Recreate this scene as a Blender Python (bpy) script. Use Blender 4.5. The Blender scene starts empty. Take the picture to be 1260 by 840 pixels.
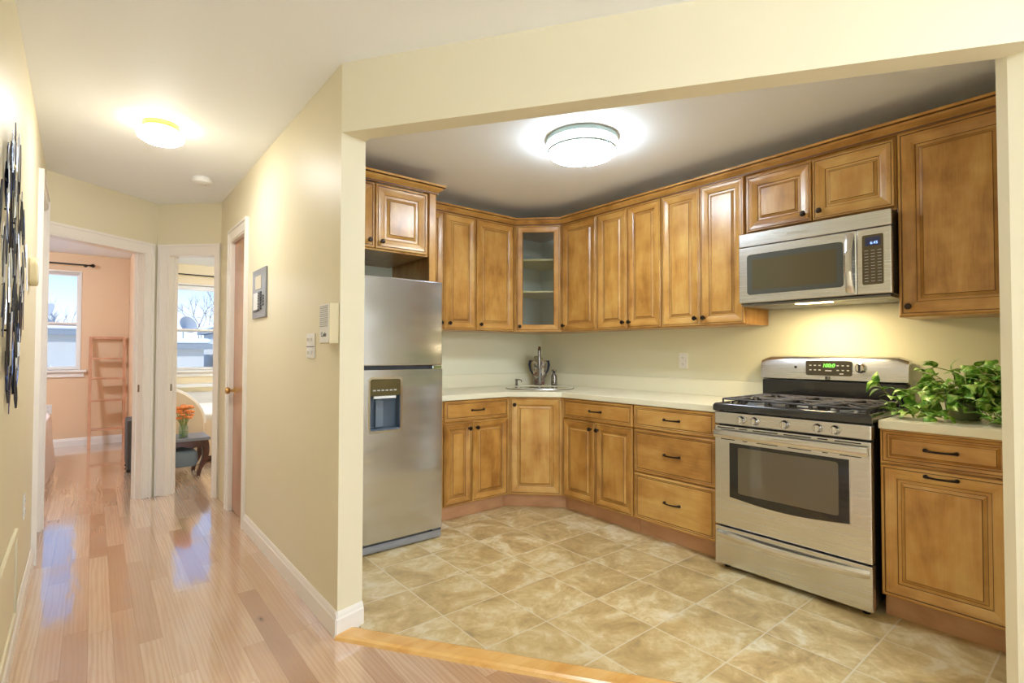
import bpy, bmesh, math, random
from math import sin, cos, pi, radians, sqrt, atan2
from mathutils import Vector, Matrix
random.seed(7)
S = bpy.context.scene
COL = S.collection

# ------------------------------------------------------------------ camera
cd = bpy.data.cameras.new('camera'); cam = bpy.data.objects.new('camera', cd); COL.objects.link(cam)
S.camera = cam
cd.sensor_width = 36.0; cd.lens = 36.0 * 632.55 / 1260.0; cd.clip_start = 0.05; cd.clip_end = 300
YAW, PIT, ROL, HC = 0.6833, 0.0213, 0.0019, 1.2202
_r = Vector((cos(YAW), -sin(YAW), 0)); _f = Vector((sin(YAW)*cos(PIT), cos(YAW)*cos(PIT), sin(PIT)))
_u = _r.cross(_f)
_r2 = _r*cos(ROL) + _u*sin(ROL); _u2 = -_r*sin(ROL) + _u*cos(ROL)
cam.matrix_world = Matrix(((_r2.x, _u2.x, -_f.x, 0), (_r2.y, _u2.y, -_f.y, 0), (_r2.z, _u2.z, -_f.z, HC), (0, 0, 0, 1)))

# ------------------------------------------------------------------ world, exposure, large lights
S.view_settings.view_transform = 'Standard'; S.view_settings.look = 'None'
S.view_settings.gamma = 1.0; S.view_settings.exposure = 0.27
S.view_settings.use_curve_mapping = False
S.cycles.use_denoising = True
S.cycles.max_bounces = 10; S.cycles.diffuse_bounces = 5; S.cycles.glossy_bounces = 5
S.cycles.transparent_max_bounces = 16; S.cycles.transmission_bounces = 8
S.cycles.sample_clamp_indirect = 6.0
W = bpy.data.worlds.new('sky'); S.world = W; W.use_nodes = True
wn = W.node_tree.nodes; wl = W.node_tree.links
bg = wn['Background']; tc = wn.new('ShaderNodeTexCoord'); sx = wn.new('ShaderNodeSeparateXYZ')
cr = wn.new('ShaderNodeValToRGB')
wl.new(tc.outputs['Generated'], sx.inputs[0]); wl.new(sx.outputs['Z'], cr.inputs[0]); wl.new(cr.outputs[0], bg.inputs[0])
cr.color_ramp.elements[0].position = 0.0; cr.color_ramp.elements[0].color = (0.86, 0.93, 1.0, 1)
cr.color_ramp.elements[1].position = 0.35; cr.color_ramp.elements[1].color = (0.16, 0.36, 0.75, 1)
e = cr.color_ramp.elements.new(0.12); e.color = (0.43, 0.63, 0.92, 1)
bg.inputs[1].default_value = 1.5

def light(name, kind, loc, energy, color=(1, 1, 1), size=0.1, size_y=None, rot=None, spread=None):
    d = bpy.data.lights.new(name, kind); d.energy = energy; d.color = color
    if kind == 'AREA':
        d.size = size
        if size_y: d.shape = 'RECTANGLE'; d.size_y = size_y
        if spread: d.spread = spread
    elif kind == 'POINT': d.shadow_soft_size = size
    elif kind == 'SUN': d.angle = size
    o = bpy.data.objects.new(name, d); COL.objects.link(o); o.location = loc
    if rot: o.rotation_euler = rot
    return o
# low winter sun, for the snow outside
light('sun', 'SUN', (0, 0, 10), 3.2, (1.0, 0.96, 0.92), 0.02, rot=(radians(55), 0, radians(-50)))
# daylight entering through the living room windows behind the camera
light('window_daylight', 'AREA', (0.75, -3.62, 1.45), 48, (0.64, 0.79, 1.0), 1.5, 1.6, rot=(radians(106), 0, 0))
light('window_daylight', 'AREA', (2.75, -3.62, 1.45), 48, (0.64, 0.79, 1.0), 1.5, 1.6, rot=(radians(106), 0, 0))

# ------------------------------------------------------------------ geometry helpers
class MB:
    def __init__(s): s.v = []; s.f = []; s.m = []
    def add(s, vs, fs, m=0):
        b = len(s.v); s.v += [tuple(v) for v in vs]
        for f in fs: s.f.append([b+i for i in f]); s.m.append(m)
        return s
    def box(s, x0, x1, y0, y1, z0, z1, m=0):
        return s.add([(x0,y0,z0),(x1,y0,z0),(x1,y1,z0),(x0,y1,z0),(x0,y0,z1),(x1,y0,z1),(x1,y1,z1),(x0,y1,z1)],
                     [(0,3,2,1),(4,5,6,7),(0,1,5,4),(1,2,6,5),(2,3,7,6),(3,0,4,7)], m)
    def prism(s, poly, z0, z1, m=0):
        n = len(poly)
        return s.add([(x,y,z0) for x,y in poly]+[(x,y,z1) for x,y in poly],
                     [tuple(range(n-1,-1,-1)), tuple(range(n,2*n))]+[(i,(i+1)%n,n+(i+1)%n,n+i) for i in range(n)], m)
    def prism_xz(s, poly, y0, y1, m=0):
        n = len(poly)
        return s.add([(x,y0,z) for x,z in poly]+[(x,y1,z) for x,z in poly],
                     [tuple(range(n)), tuple(range(2*n-1,n-1,-1))]+[(i,n+i,n+(i+1)%n,(i+1)%n) for i in range(n)], m)
    def loft(s, rings, m=0, cap=True, closed=True):
        n = len(rings[0]); vs = [p for r in rings for p in r]; fs = []
        for k in range(len(rings)-1):
            for i in range(n if closed else n-1):
                j = (i+1) % n
                fs.append((k*n+i, k*n+j, (k+1)*n+j, (k+1)*n+i))
        if cap and closed: fs += [tuple(range(n-1,-1,-1)), tuple((len(rings)-1)*n+i for i in range(n))]
        return s.add(vs, fs, m)
    def tube(s, pts, r, n=8, m=0, cap=True):
        P = [Vector(p) for p in pts]; rs = r if isinstance(r, (list, tuple)) else [r]*len(P)
        rings = []; prev = None
        for i, p in enumerate(P):
            t = (P[min(i+1, len(P)-1)] - P[max(i-1, 0)])
            if t.length < 1e-9: t = Vector((0,0,1))
            t.normalize()
            if prev is None:
                a = Vector((0,0,1)) if abs(t.z) < .9 else Vector((1,0,0))
                u = t.cross(a).normalized()
            else:
                u = (prev - t*prev.dot(t))
                u = u.normalized() if u.length > 1e-6 else t.orthogonal().normalized()
            prev = u; w = t.cross(u)
            rings.append([tuple(p + (u*cos(2*pi*k/n) + w*sin(2*pi*k/n))*rs[i]) for k in range(n)])
        return s.loft(rings, m, cap)
    def lathe(s, prof, n=24, c=(0,0,0), axis='z', m=0, sx=1, sy=1):
        rings = []
        for r, h in prof:
            ring = []
            for k in range(n):
                a = 2*pi*k/n; x, y = max(r,1e-4)*cos(a)*sx, max(r,1e-4)*sin(a)*sy
                if axis == 'z': q = (c[0]+x, c[1]+y, c[2]+h)
                elif axis == 'y': q = (c[0]+x, c[1]-h, c[2]+y)      # h points to local -y (towards the viewer)
                else: q = (c[0]+h, c[1]+x, c[2]+y)
                ring.append(q)
            rings.append(ring)
        return s.loft(rings, m, True)
    def panel(s, x0, x1, z0, z1, prof, cap=0, yb=None, hole=False, hz=1):
        """nested mitred rectangles facing local -y; prof: (inset, y, material or None)."""
        rings = []
        for (i, y, mm) in prof:
            rings.append([(x0+i,y,z0+i),(x1-i,y,z0+i),(x1-i,y,z1-i),(x0+i,y,z1-i)])
        for k in range(len(rings)-1):
            g = prof[k+1][2]
            for i in range(4):
                j = (i+1) % 4
                mm = g if g is not None else (hz if i in (0, 2) else 0)
                s.add([rings[k][i], rings[k][j], rings[k+1][j], rings[k+1][i]], [(0,1,2,3)], mm)
        if not hole:
            s.add(rings[-1], [(0,1,2,3)], cap); s.add(rings[0], [(3,2,1,0)], 0)
        return s
    def build(s, name, mats, parent=None, bevel=0, smooth=False, sub=0, seg=2, loc=None, rotz=None, weld=True):
        me = bpy.data.meshes.new(name); me.from_pydata(s.v, [], s.f)
        if not isinstance(mats, (list, tuple)): mats = [mats]
        for m in mats: me.materials.append(m)
        for i, p in enumerate(me.polygons): p.material_index = s.m[i]
        bm = bmesh.new(); bm.from_mesh(me)
        if weld: bmesh.ops.remove_doubles(bm, verts=bm.verts, dist=1e-5)
        bmesh.ops.recalc_face_normals(bm, faces=bm.faces)
        if smooth:
            for f in bm.faces: f.smooth = True
            for ed in bm.edges:
                if len(ed.link_faces) == 2 and ed.calc_face_angle(0) > radians(38): ed.smooth = False
        bm.to_mesh(me); bm.free()
        o = bpy.data.objects.new(name, me); COL.objects.link(o)
        if parent is not None: o.parent = parent
        if loc: o.location = loc
        if rotz is not None: o.rotation_euler = (0, 0, rotz)
        if bevel:
            b = o.modifiers.new('bevel', 'BEVEL'); b.width = bevel; b.segments = seg; b.limit_method = 'ANGLE'; b.angle_limit = radians(40)
            b.use_clamp_overlap = True
        if sub:
            b = o.modifiers.new('subdivision', 'SUBSURF'); b.levels = sub; b.render_levels = sub
        return o

def thing(name, label, cat, loc=(0,0,0), rotz=0, group=None):
    o = bpy.data.objects.new(name, None); COL.objects.link(o); o.empty_display_size = 0.1
    o.location = loc; o.rotation_euler = (0,0,rotz); o['label'] = label; o['category'] = cat
    if group: o['group'] = group
    return o
def tag(o, label, cat, group=None):
    o['label'] = label; o['category'] = cat
    if group: o['group'] = group
    return o
def struct(o, label=None):
    o['kind'] = 'structure'
    if label: o['label'] = label
    return o
def rrect(x0, x1, z0, z1, r, n=5):
    pts = []
    for cx, cz, a0 in ((x1-r, z0+r, -pi/2), (x1-r, z1-r, 0), (x0+r, z1-r, pi/2), (x0+r, z0+r, pi)):
        for k in range(n+1):
            a = a0 + (pi/2)*k/n; pts.append((cx+r*cos(a), cz+r*sin(a)))
    return pts
def text_mesh(name, txt, size, mat, parent, loc, rot=(pi/2,0,0), ext=0.0008, sx=1.0, italic=0):
    c = bpy.data.curves.new(name, 'FONT'); c.body = txt; c.size = size; c.extrude = ext; c.align_x = 'CENTER'; c.align_y = 'CENTER'; c.shear = italic
    t = bpy.data.objects.new('tmp', c); COL.objects.link(t)
    dg = bpy.context.evaluated_depsgraph_get(); dg.update()
    me = bpy.data.meshes.new_from_object(t.evaluated_get(dg)); bpy.data.objects.remove(t); bpy.data.curves.remove(c)
    me.materials.clear(); me.materials.append(mat); me.name = name
    o = bpy.data.objects.new(name, me); COL.objects.link(o); o.parent = parent; o.location = loc; o.rotation_euler = rot; o.scale = (sx, 1, 1)
    return o

# ------------------------------------------------------------------ materials
class NT:
    def __init__(s, name):
        s.mat = bpy.data.materials.new(name); s.mat.use_nodes = True
        s.t = s.mat.node_tree; s.b = s.t.nodes['Principled BSDF']; s.out = s.t.nodes['Material Output']
    def n(s, typ, ins=None, **kw):
        nd = s.t.nodes.new('ShaderNode'+typ)
        for k, v in kw.items(): setattr(nd, k, v)
        for k, v in (ins or {}).items(): s.set(nd, k, v)
        return nd
    def set(s, nd, k, v):
        i = nd.inputs[k]
        if isinstance(v, bpy.types.NodeSocket): s.t.links.new(v, i)
        elif isinstance(v, bpy.types.Node): s.t.links.new(v.outputs[0], i)
        else: i.default_value = v
    def P(s, **kw):
        for k, v in kw.items(): s.set(s.b, k.replace('_', ' '), v)
    def math(s, op, a, b=0.0, c=0.0): return s.n('Math', {0: a, 1: b, 2: c}, operation=op).outputs[0]
    def ramp(s, fac, stops, interp='LINEAR'):
        r = s.n('ValToRGB', {0: fac}); cr = r.color_ramp; cr.interpolation = interp
        while len(cr.elements) < len(stops): cr.elements.new(0.5)
        for el, (p, c) in zip(cr.elements, stops): el.position = p; el.color = (*c, 1)
        return r.outputs[0]
    def mix(s, fac, a, b, mode='MIX'):
        m = s.n('Mix', data_type='RGBA', blend_type=mode)
        for idx, v in ((0, fac), (6, a), (7, b)):
            if isinstance(v, bpy.types.NodeSocket): s.t.links.new(v, m.inputs[idx])
            elif idx: m.inputs[idx].default_value = (*v, 1) if len(v) == 3 else v
            else: m.inputs[idx].default_value = v
        return m.outputs[2]
    def bump(s, h, strength=.3, dist=.01):
        b = s.n('Bump', {'Height': h, 'Strength': strength, 'Distance': dist}); s.t.links.new(b.outputs[0], s.b.inputs['Normal'])
def lin(r, g, b):
    f = lambda c: (c/255/12.92) if c/255 <= .04045 else ((c/255+.055)/1.055)**2.4
    return (f(r), f(g), f(b))
def plain(name, rgb, rough=.5, metal=0.0, spec=.5, coat=0.0, emis=None, es=0.0):
    m = NT(name); m.P(Base_Color=(*rgb, 1), Roughness=rough, Metallic=metal)
    m.b.inputs['Specular IOR Level'].default_value = spec; m.b.inputs['Coat Weight'].default_value = coat
    if emis: m.b.inputs['Emission Color'].default_value = (*emis, 1); m.b.inputs['Emission Strength'].default_value = es
    # slight procedural irregularity
    tcn = m.n('TexCoord'); nz = m.n('TexNoise', {'Vector': tcn.outputs['Object'], 'Scale': 35.0, 'Detail': 2.0})
    m.set(m.b, 'Roughness', m.math('MULTIPLY_ADD', nz.outputs[0], .08, rough-.04))
    return m.mat
def paint(name, rgb, rough=.45, spec=.3):
    m = NT(name); tcn = m.n('TexCoord')
    n1 = m.n('TexNoise', {'Vector': tcn.outputs['Object'], 'Scale': 2.2, 'Detail': 3.0})
    n2 = m.n('TexNoise', {'Vector': tcn.outputs['Object'], 'Scale': 260.0, 'Detail': 1.0})
    c = m.mix(n1.outputs[0], tuple(x*.97 for x in rgb), tuple(min(1, x*1.03) for x in rgb))
    m.P(Base_Color=c, Roughness=rough); m.b.inputs['Specular IOR Level'].default_value = spec
    m.bump(n2.outputs[0], .05, .002); return m.mat
def wood(name, axis='z', base=(190,139,68), dark=(146,96,38), light_=(212,170,98), rough=.33, coat=.3, scale=1.0, rnd=True):
    m = NT(name); tcn = m.n('TexCoord'); oi = m.n('ObjectInfo')
    off = m.n('Combine'+'XYZ', {0: m.math('MULTIPLY', oi.outputs['Random'], 37.0 if rnd else 0.0), 1: m.math('MULTIPLY', oi.outputs['Random'], 11.0), 2: m.math('MULTIPLY', oi.outputs['Random'], 23.0)})
    v = m.n('VectorMath', {0: tcn.outputs['Object'], 1: off.outputs[0]}, operation='ADD').outputs[0]
    sc = {'z': (5, 5, 1.1), 'x': (1.1, 5, 5), 'y': (5, 1.1, 5)}[axis]
    mp = m.n('Mapping', {'Vector': v, 'Scale': tuple(q*scale for q in sc)})
    n1 = m.n('TexNoise', {'Vector': mp.outputs[0], 'Scale': 2.2, 'Detail': 6.0, 'Roughness': .6, 'Distortion': .6})
    sc2 = {'z': (60, 60, 2.2), 'x': (2.2, 60, 60), 'y': (60, 2.2, 60)}[axis]
    mp2 = m.n('Mapping', {'Vector': v, 'Scale': tuple(q*scale for q in sc2)})
    n2 = m.n('TexNoise', {'Vector': mp2.outputs[0], 'Scale': 3.0, 'Detail': 3.0})
    n3 = m.n('TexNoise', {'Vector': v, 'Scale': 6.0*scale, 'Detail': 3.0})
    f = m.math('ADD', m.math('MULTIPLY', n1.outputs[0], .46), m.math('ADD', m.math('MULTIPLY', n2.outputs[0], .10), m.math('MULTIPLY', n3.outputs[0], .44)))
    f = m.math('ADD', f, m.math('MULTIPLY', m.math('SUBTRACT', oi.outputs['Random'], .5), .09))
    c = m.ramp(f, [(.33, lin(*dark)), (.5, lin(*base)), (.68, lin(*light_))])
    m.P(Base_Color=c, Roughness=rough); m.b.inputs['Coat Weight'].default_value = coat; m.b.inputs['Coat Roughness'].default_value = .2
    m.bump(n2.outputs[0], .08, .002); return m.mat

M = {}
M['wall'] = paint('cream_wall_paint', lin(228,219,190))
M['wall_k'] = paint('kitchen_wall_paint', lin(226,223,196))
M['ceil'] = paint('white_ceiling_paint', lin(247,250,254), .6)
M['trim'] = paint('white_trim_paint', lin(240,234,226), .3, .5)
M['orange'] = paint('peach_wall_paint', lin(230,198,162))
M['tan'] = paint('beige_bedroom_paint', lin(236,218,182))
M['wz'] = wood('maple_vertical', 'z'); M['wx'] = wood('maple_horizontal', 'x'); M['wy'] = wood('maple_along_wall', 'y')
M['glaze'] = plain('brown_glaze', lin(104,66,28), .45)
M['kick'] = wood('maple_kick', 'x', (196,148,108), (178,128,88), (208,162,122))
M['bronze'] = plain('dark_bronze', (.035,.025,.02), .32, .85)
M['black'] = plain('black_plastic', (.012,.012,.013), .3)
M['blackg'] = plain('black_glass', (.01,.01,.011), .05, 0, .8)
M['iron'] = plain('cast_iron', (.07,.062,.058), .5, .3)
M['white'] = plain('white_plastic', (.82,.81,.78), .4)
M['beige'] = plain('beige_plastic', lin(214,200,160), .45)
M['gray'] = plain('gray_metal', (.30,.31,.33), .45, .3)
M['dgray'] = plain('dark_gray_plastic', (.08,.085,.09), .4)
M['chrome'] = plain('chrome', (.75,.75,.75), .12, 1.0)
M['nickel'] = plain('brushed_nickel', (.30,.28,.26), .25, 1.0)
M['brass'] = plain('antique_brass', (.55,.36,.12), .3, 1.0)
M['dots'] = plain('keypad_print', (.42,.42,.40), .5)
M['lcd'] = plain('lcd_blue_digits', (.2,.35,.9), .4, emis=(.25,.45,1), es=2.0)
M['lcdg'] = plain('green_digits', (.1,.8,.1), .4, emis=(.25,1,.08), es=1.8)
M['lcdbg'] = plain('display_back', (.035,.04,.10), .15)
M['winglass'] = plain('oven_window', (.15,.125,.085), .05, .35, .9)  # olive base colour lightened to stand in for the room's reflection

def steel(name, rgb, rough=.28, axis='x', wav=.10):
    m = NT(name); tcn = m.n('TexCoord')
    sc = {'x': (1.5, 400, 400), 'z': (400, 400, 1.5)}[axis]
    mp = m.n('Mapping', {'Vector': tcn.outputs['Object'], 'Scale': sc}); nz = m.n('TexNoise', {'Vector': mp.outputs[0], 'Scale': 1.0, 'Detail': 3.0})
    n2 = m.n('TexNoise', {'Vector': m.n('Mapping', {'Vector': tcn.outputs['Object'], 'Scale': (.8, 1, 2.6)}).outputs[0], 'Scale': 2.2, 'Detail': 1.0})
    m.P(Base_Color=m.mix(nz.outputs[0], tuple(q*.98 for q in rgb), tuple(min(q*1.02, 1) for q in rgb)), Metallic=1.0, Roughness=m.math('MULTIPLY_ADD', nz.outputs[0], .03, rough-.015))
    h = n2.outputs[0]
    m.bump(h, wav, .02); return m.mat
M['steel'] = steel('brushed_stainless', (.70,.70,.69), .27)
M['steelf'] = steel('brushed_stainless_cool', (.62,.64,.69), .22, wav=.5)
M['steelb'] = plain('polished_stainless', (.72,.71,.70), .16, 1.0); M['steelh'] = plain('satin_stainless', (.74,.73,.71), .24, 1.0)

def counter(name, rgb):
    m = NT(name); tcn = m.n('TexCoord')
    n1 = m.n('TexNoise', {'Vector': tcn.outputs['Object'], 'Scale': 500.0, 'Detail': 1.0}); n2 = m.n('TexNoise', {'Vector': tcn.outputs['Object'], 'Scale': 8.0})
    c = m.mix(n1.outputs[0], tuple(q*.9 for q in rgb), tuple(min(1, q*1.08) for q in rgb)); c = m.mix(m.math('MULTIPLY', n2.outputs[0], .15), c, lin(206,190,140))
    m.P(Base_Color=c, Roughness=.28); return m.mat
M['counter'] = counter('cream_quartz', lin(234,228,200))

def hardwood():
    m = NT('oak_strip_floor'); tcn = m.n('TexCoord'); s = m.n('SeparateXYZ', {0: tcn.outputs['Object']})
    x, y = s.outputs[0], s.outputs[1]
    PW, PL = .083, 1.05
    xr = m.math('DIVIDE', x, PW); ix = m.math('FLOOR', xr)
    wn_ = m.n('TexWhiteNoise', {'W': ix}, noise_dimensions='1D')
    yo = m.math('ADD', m.math('DIVIDE', y, PL), m.math('MULTIPLY', wn_.outputs[0], 7.3)); iy = m.math('FLOOR', yo)
    pid = m.n('CombineXYZ', {0: ix, 1: iy}); w2 = m.n('TexWhiteNoise', {'Vector': pid.outputs[0]}, noise_dimensions='3D')
    base = m.ramp(w2.outputs[0], [(0, lin(166,124,96)), (.06, lin(182,142,110)), (.25, lin(196,160,128)), (.6, lin(206,174,144)), (.9, lin(214,186,156)), (1, lin(190,150,116))])
    ofs = m.n('VectorMath', {0: tcn.outputs['Object'], 1: m.n('VectorMath', {0: w2.outputs[1], 1: (13, 17, 5)}, operation='MULTIPLY').outputs[0]}, operation='ADD').outputs[0]
    mp = m.n('Mapping', {'Vector': ofs, 'Scale': (26, 1.6, 1)})
    n1 = m.n('TexNoise', {'Vector': mp.outputs[0], 'Scale': 1.6, 'Detail': 5.0, 'Distortion': 1.1})
    wv = m.n('TexWave', {'Vector': mp.outputs[0], 'Scale': .7, 'Distortion': 9.0, 'Detail': 2.0, 'Detail Scale': 1.2}, bands_direction='X')
    g = m.math('ADD', m.math('MULTIPLY', n1.outputs[0], .72), m.math('MULTIPLY', wv.outputs[0], .28))
    c = m.mix(m.math('MULTIPLY', m.ramp(g, [(.38, (1,1,1)), (.60, (0,0,0))]), .40), base, lin(178,132,96))
    # knots
    mpk = m.n('Mapping', {'Vector': ofs, 'Scale': (9, 3.0, 1)})
    vk = m.n('TexVoronoi', {'Vector': mpk.outputs[0], 'Scale': .55}); kn = m.ramp(vk.outputs['Distance'], [(.02, (1,1,1)), (.07, (0,0,0))])
    c = m.mix(m.math('MULTIPLY', kn, .6), c, lin(96,56,34))
    fx = m.math('FRACT', xr); fy = m.math('FRACT', yo)
    ex = m.math('MINIMUM', fx, m.math('SUBTRACT', 1, fx)); ey = m.math('MULTIPLY', m.math('MINIMUM', fy, m.math('SUBTRACT', 1, fy)), PL/PW)
    edge = m.math('LESS_THAN', m.math('MINIMUM', ex, ey), .012)
    c = m.mix(m.math('MULTIPLY', edge, .45), c, lin(130,84,52))
    m.P(Base_Color=c, Roughness=m.math('MULTIPLY_ADD', n1.outputs[0], .10, .13)); m.b.inputs['Coat Weight'].default_value = .9
    m.b.inputs['Coat Roughness'].default_value = .06; m.b.inputs['Coat IOR'].default_value = 2.2
    h = m.math('ADD', m.math('MULTIPLY', g, .5), m.math('MULTIPLY', edge, -1.0)); m.bump(h, .12, .004)
    n5 = m.n('TexNoise', {'Vector': m.n('Mapping', {'Vector': tcn.outputs['Object'], 'Scale': (14, 3, 1)}).outputs[0], 'Scale': 1.5, 'Detail': 2.0})
    bb = m.n('Bump', {'Height': n5.outputs[0], 'Strength': .12, 'Distance': .01}); m.t.links.new(bb.outputs[0], m.b.inputs['Coat Normal'])
    return m.mat
M['oak'] = hardwood()
M['oakx'] = wood('oak_threshold', 'x', (222,170,96), (196,138,70), (234,190,122), .25, .6)

def tile():
    m = NT('stone_floor_tile'); tcn = m.n('TexCoord'); s = m.n('SeparateXYZ', {0: tcn.outputs['Object']})
    xr = m.math('DIVIDE', m.math('SUBTRACT', s.outputs[0], .256), .337); yr = m.math('DIVIDE', m.math('SUBTRACT', s.outputs[1], .051), .3337)
    ix, iy = m.math('FLOOR', xr), m.math('FLOOR', yr)
    w = m.n('TexWhiteNoise', {'Vector': m.n('CombineXYZ', {0: ix, 1: iy}).outputs[0]}, noise_dimensions='3D')
    v = m.n('VectorMath', {0: tcn.outputs['Object'], 1: m.n('VectorMath', {0: w.outputs[1], 1: (30, 30, 9)}, operation='MULTIPLY').outputs[0]}, operation='ADD').outputs[0]
    n1 = m.n('TexNoise', {'Vector': v, 'Scale': 4.2, 'Detail': 8.0, 'Roughness': .62, 'Distortion': .8})
    n2 = m.n('TexNoise', {'Vector': v, 'Scale': 13.0, 'Detail': 6.0, 'Roughness': .7, 'Distortion': 1.4})
    f = m.math('ADD', m.math('MULTIPLY', n1.outputs[0], .72), m.math('MULTIPLY', n2.outputs[0], .28))
    c = m.ramp(f, [(.33, lin(156,134,96)), (.42, lin(186,158,108)), (.50, lin(204,178,126)), (.55, lin(216,196,150)), (.60, lin(226,212,176)), (.68, lin(232,222,198))])
    c = m.mix(m.math('MULTIPLY', w.outputs[0], .28), c, lin(178,152,96))
    n3 = m.n('TexNoise', {'Vector': v, 'Scale': 5.0, 'Detail': 6.0, 'Distortion': 1.2}); vein = m.ramp(n3.outputs[0], [(.47, (0,0,0)), (.50, (1,1,1)), (.53, (0,0,0))])
    c = m.mix(m.math('MULTIPLY', vein, .10), c, lin(168,122,70))
    fx, fy = m.math('FRACT', xr), m.math('FRACT', yr)
    ex = m.math('MINIMUM', fx, m.math('SUBTRACT', 1, fx)); ey = m.math('MINIMUM', fy, m.math('SUBTRACT', 1, fy)); ed = m.math('MINIMUM', ex, ey)
    gr = m.math('LESS_THAN', ed, .0095)
    c = m.mix(m.math('MULTIPLY', gr, m.ramp(n1.outputs[0], [(.35, (.65,.65,.65)), (.55, (1,1,1))])), c, lin(214,202,174))
    m.P(Base_Color=c, Roughness=m.math('MULTIPLY_ADD', n2.outputs[0], .25, .28))
    h = m.math('ADD', m.math('MULTIPLY', n2.outputs[0], .35), m.math('MULTIPLY', gr, -1)); m.bump(h, .25, .004); return m.mat
M['tile'] = tile()

def glass(name, tint=(1,1,1), refl=.12):
    m = NT(name); m.t.nodes.remove(m.b); tr = m.n('BsdfTransparent', {0: (*tint, 1)}); gl = m.n('BsdfGlossy', {'Roughness': .03})
    lw_ = m.n('LayerWeight', {'Blend': .5}); mx = m.n('MixShader', {0: m.math('MULTIPLY_ADD', m.math('POWER', lw_.outputs['Facing'], 4.0), .6, .05)}); m.t.links.new(tr.outputs[0], mx.inputs[1]); m.t.links.new(gl.outputs[0], mx.inputs[2])
    m.t.links.new(mx.outputs[0], m.out.inputs[0]); return m.mat
M['pane'] = glass('window_pane', (.96,.98,1)); M['cabglass'] = glass('cabinet_glass', (.86,.89,.88)); M['jar'] = glass('jar_glass', (.86,.92,.88))
M['shade'] = plain('frosted_lamp_glass', (.95,.95,.93), .4, emis=(.76,.89,1.0), es=36)
M['shade_bowl'] = plain('frosted_lamp_bowl', (.95,.95,.93), .4, emis=(.76,.87,1.0), es=52)
M['added_glow'] = plain('added_lamp_glow', (.95,.95,.93), .4, emis=(.74,.85,1), es=165)  # strong glow used only by the added lamps out of view
M['shadew'] = plain('warm_lamp_glass', (.95,.92,.8), .3, emis=(1,.86,.58), es=13)
M['shadew_bowl'] = plain('warm_lamp_bowl', (.95,.92,.8), .3, emis=(.97,.97,.97), es=92)
def leafmat():
    m = NT('variegated_leaf'); tcn = m.n('TexCoord'); n = m.n('TexNoise', {'Vector': tcn.outputs['Object'], 'Scale': 26.0, 'Detail': 3.0, 'Distortion': 1.0})
    c = m.ramp(n.outputs[0], [(.33, lin(64,112,30)), (.47, lin(106,158,50)), (.58, lin(150,190,78)), (.68, lin(210,224,140))])
    m.P(Base_Color=c, Roughness=.35); m.b.inputs['Subsurface Weight'].default_value = 0.0; return m.mat
M['leaf'] = leafmat(); M['stem'] = plain('green_stem', lin(150,164,84), .5)
M['quilt'] = paint('white_quilt', lin(244,240,234), .8); M['cream'] = paint('cream_fabric', lin(238,222,200), .85)
M['pinkcloth'] = paint('pale_pink_cloth', lin(246,232,226), .85)
M['cherry'] = wood('reddish_bench_wood', 'x', (74,38,34), (44,24,24), (104,56,46), .25, .5)
M['ladder'] = wood('ladder_wood', 'z', (204,148,112), (180,124,90), (218,166,132), .4, .2)
M['doorwood'] = wood('closet_door_wood', 'z', (176,116,72), (150,92,54), (196,136,92), .28, .5, .6)
M['greyblue'] = plain('grey_blue_fabric', lin(120,136,152), .7); M['graytop'] = plain('grey_bench_top', lin(122,126,140), .35)
M['orangefl'] = plain('orange_petals', lin(244,158,92), .6); M['snow'] = paint('snow', (.86,.89,.94), .8)
M['bldg'] = paint('pale_render', lin(196,196,192), .8); M['bldgw'] = paint('white_render', lin(226,228,226), .8); M['roofg'] = plain('grey_roof', lin(132,142,150), .7)
M['bark'] = plain('winter_bark', lin(128,120,118), .8); M['dish'] = plain('dish_grey', lin(166,172,178), .5, .2)
M['blade'] = plain('dark_blue_metal', (.035,.045,.085), .22, .9); M['bladel'] = plain('silver_metal', (.62,.66,.75), .2, 1.0)
M['vasep'] = plain('vase_handle', lin(44,50,72), .3)

# ------------------------------------------------------------------ room dimensions
XH = 0.829; XP = 0.953; XW = 3.439; YW = 3.761; XB = 2.809; YB = 3.131; XU = 3.114; YU = 3.436
ZC = 2.49; ZH = 2.182; YP0 = 2.203; YF = 8.75
def LW(y): return -0.200 - 0.0149*y
# --- floors and ceiling
o = MB().box(-3.0, 3.6, -3.7, YF+.1, -.12, 0).build('floor', M['oak']); struct(o, 'oak strip hardwood floor')
ux, uy = cos(.9638), -sin(.9638); nx_, ny_ = -uy, ux         # header direction, and its normal towards the kitchen
def HD(s, d): return (XH + ux*s + nx_*d, YP0 + uy*s + ny_*d)
a0 = HD(.08, .06); a1 = HD(2.55, .06)
o = MB().prism([(XP-.02, 2.17), a0, a1, (XW+.03, a1[1]), (XW+.03, YW+.03), (XP-.02, YW+.03)], .0, .008).build('floor', M['tile']); struct(o, 'square stone-look kitchen floor tiles')
# threshold: bevelled oak strip
def strip_prof(s): return [HD(s,-.028)+(0.0,), HD(s,-.022)+(.012,), HD(s,-.008)+(.017,), HD(s,.055)+(.018,), HD(s,.074)+(.010,), HD(s,.074)+(0.0,)]
o = MB().loft([strip_prof(0.005), strip_prof(2.6)]).build('trim_1', M['oakx'])
struct(o, 'oak threshold strip between hardwood and tile')
o = MB().box(-3.0, 3.6, -3.7, YF+.1, ZC, ZC+.12).build('ceiling', M['ceil']); struct(o)
# --- hallway walls
y1 = 4.83
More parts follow.
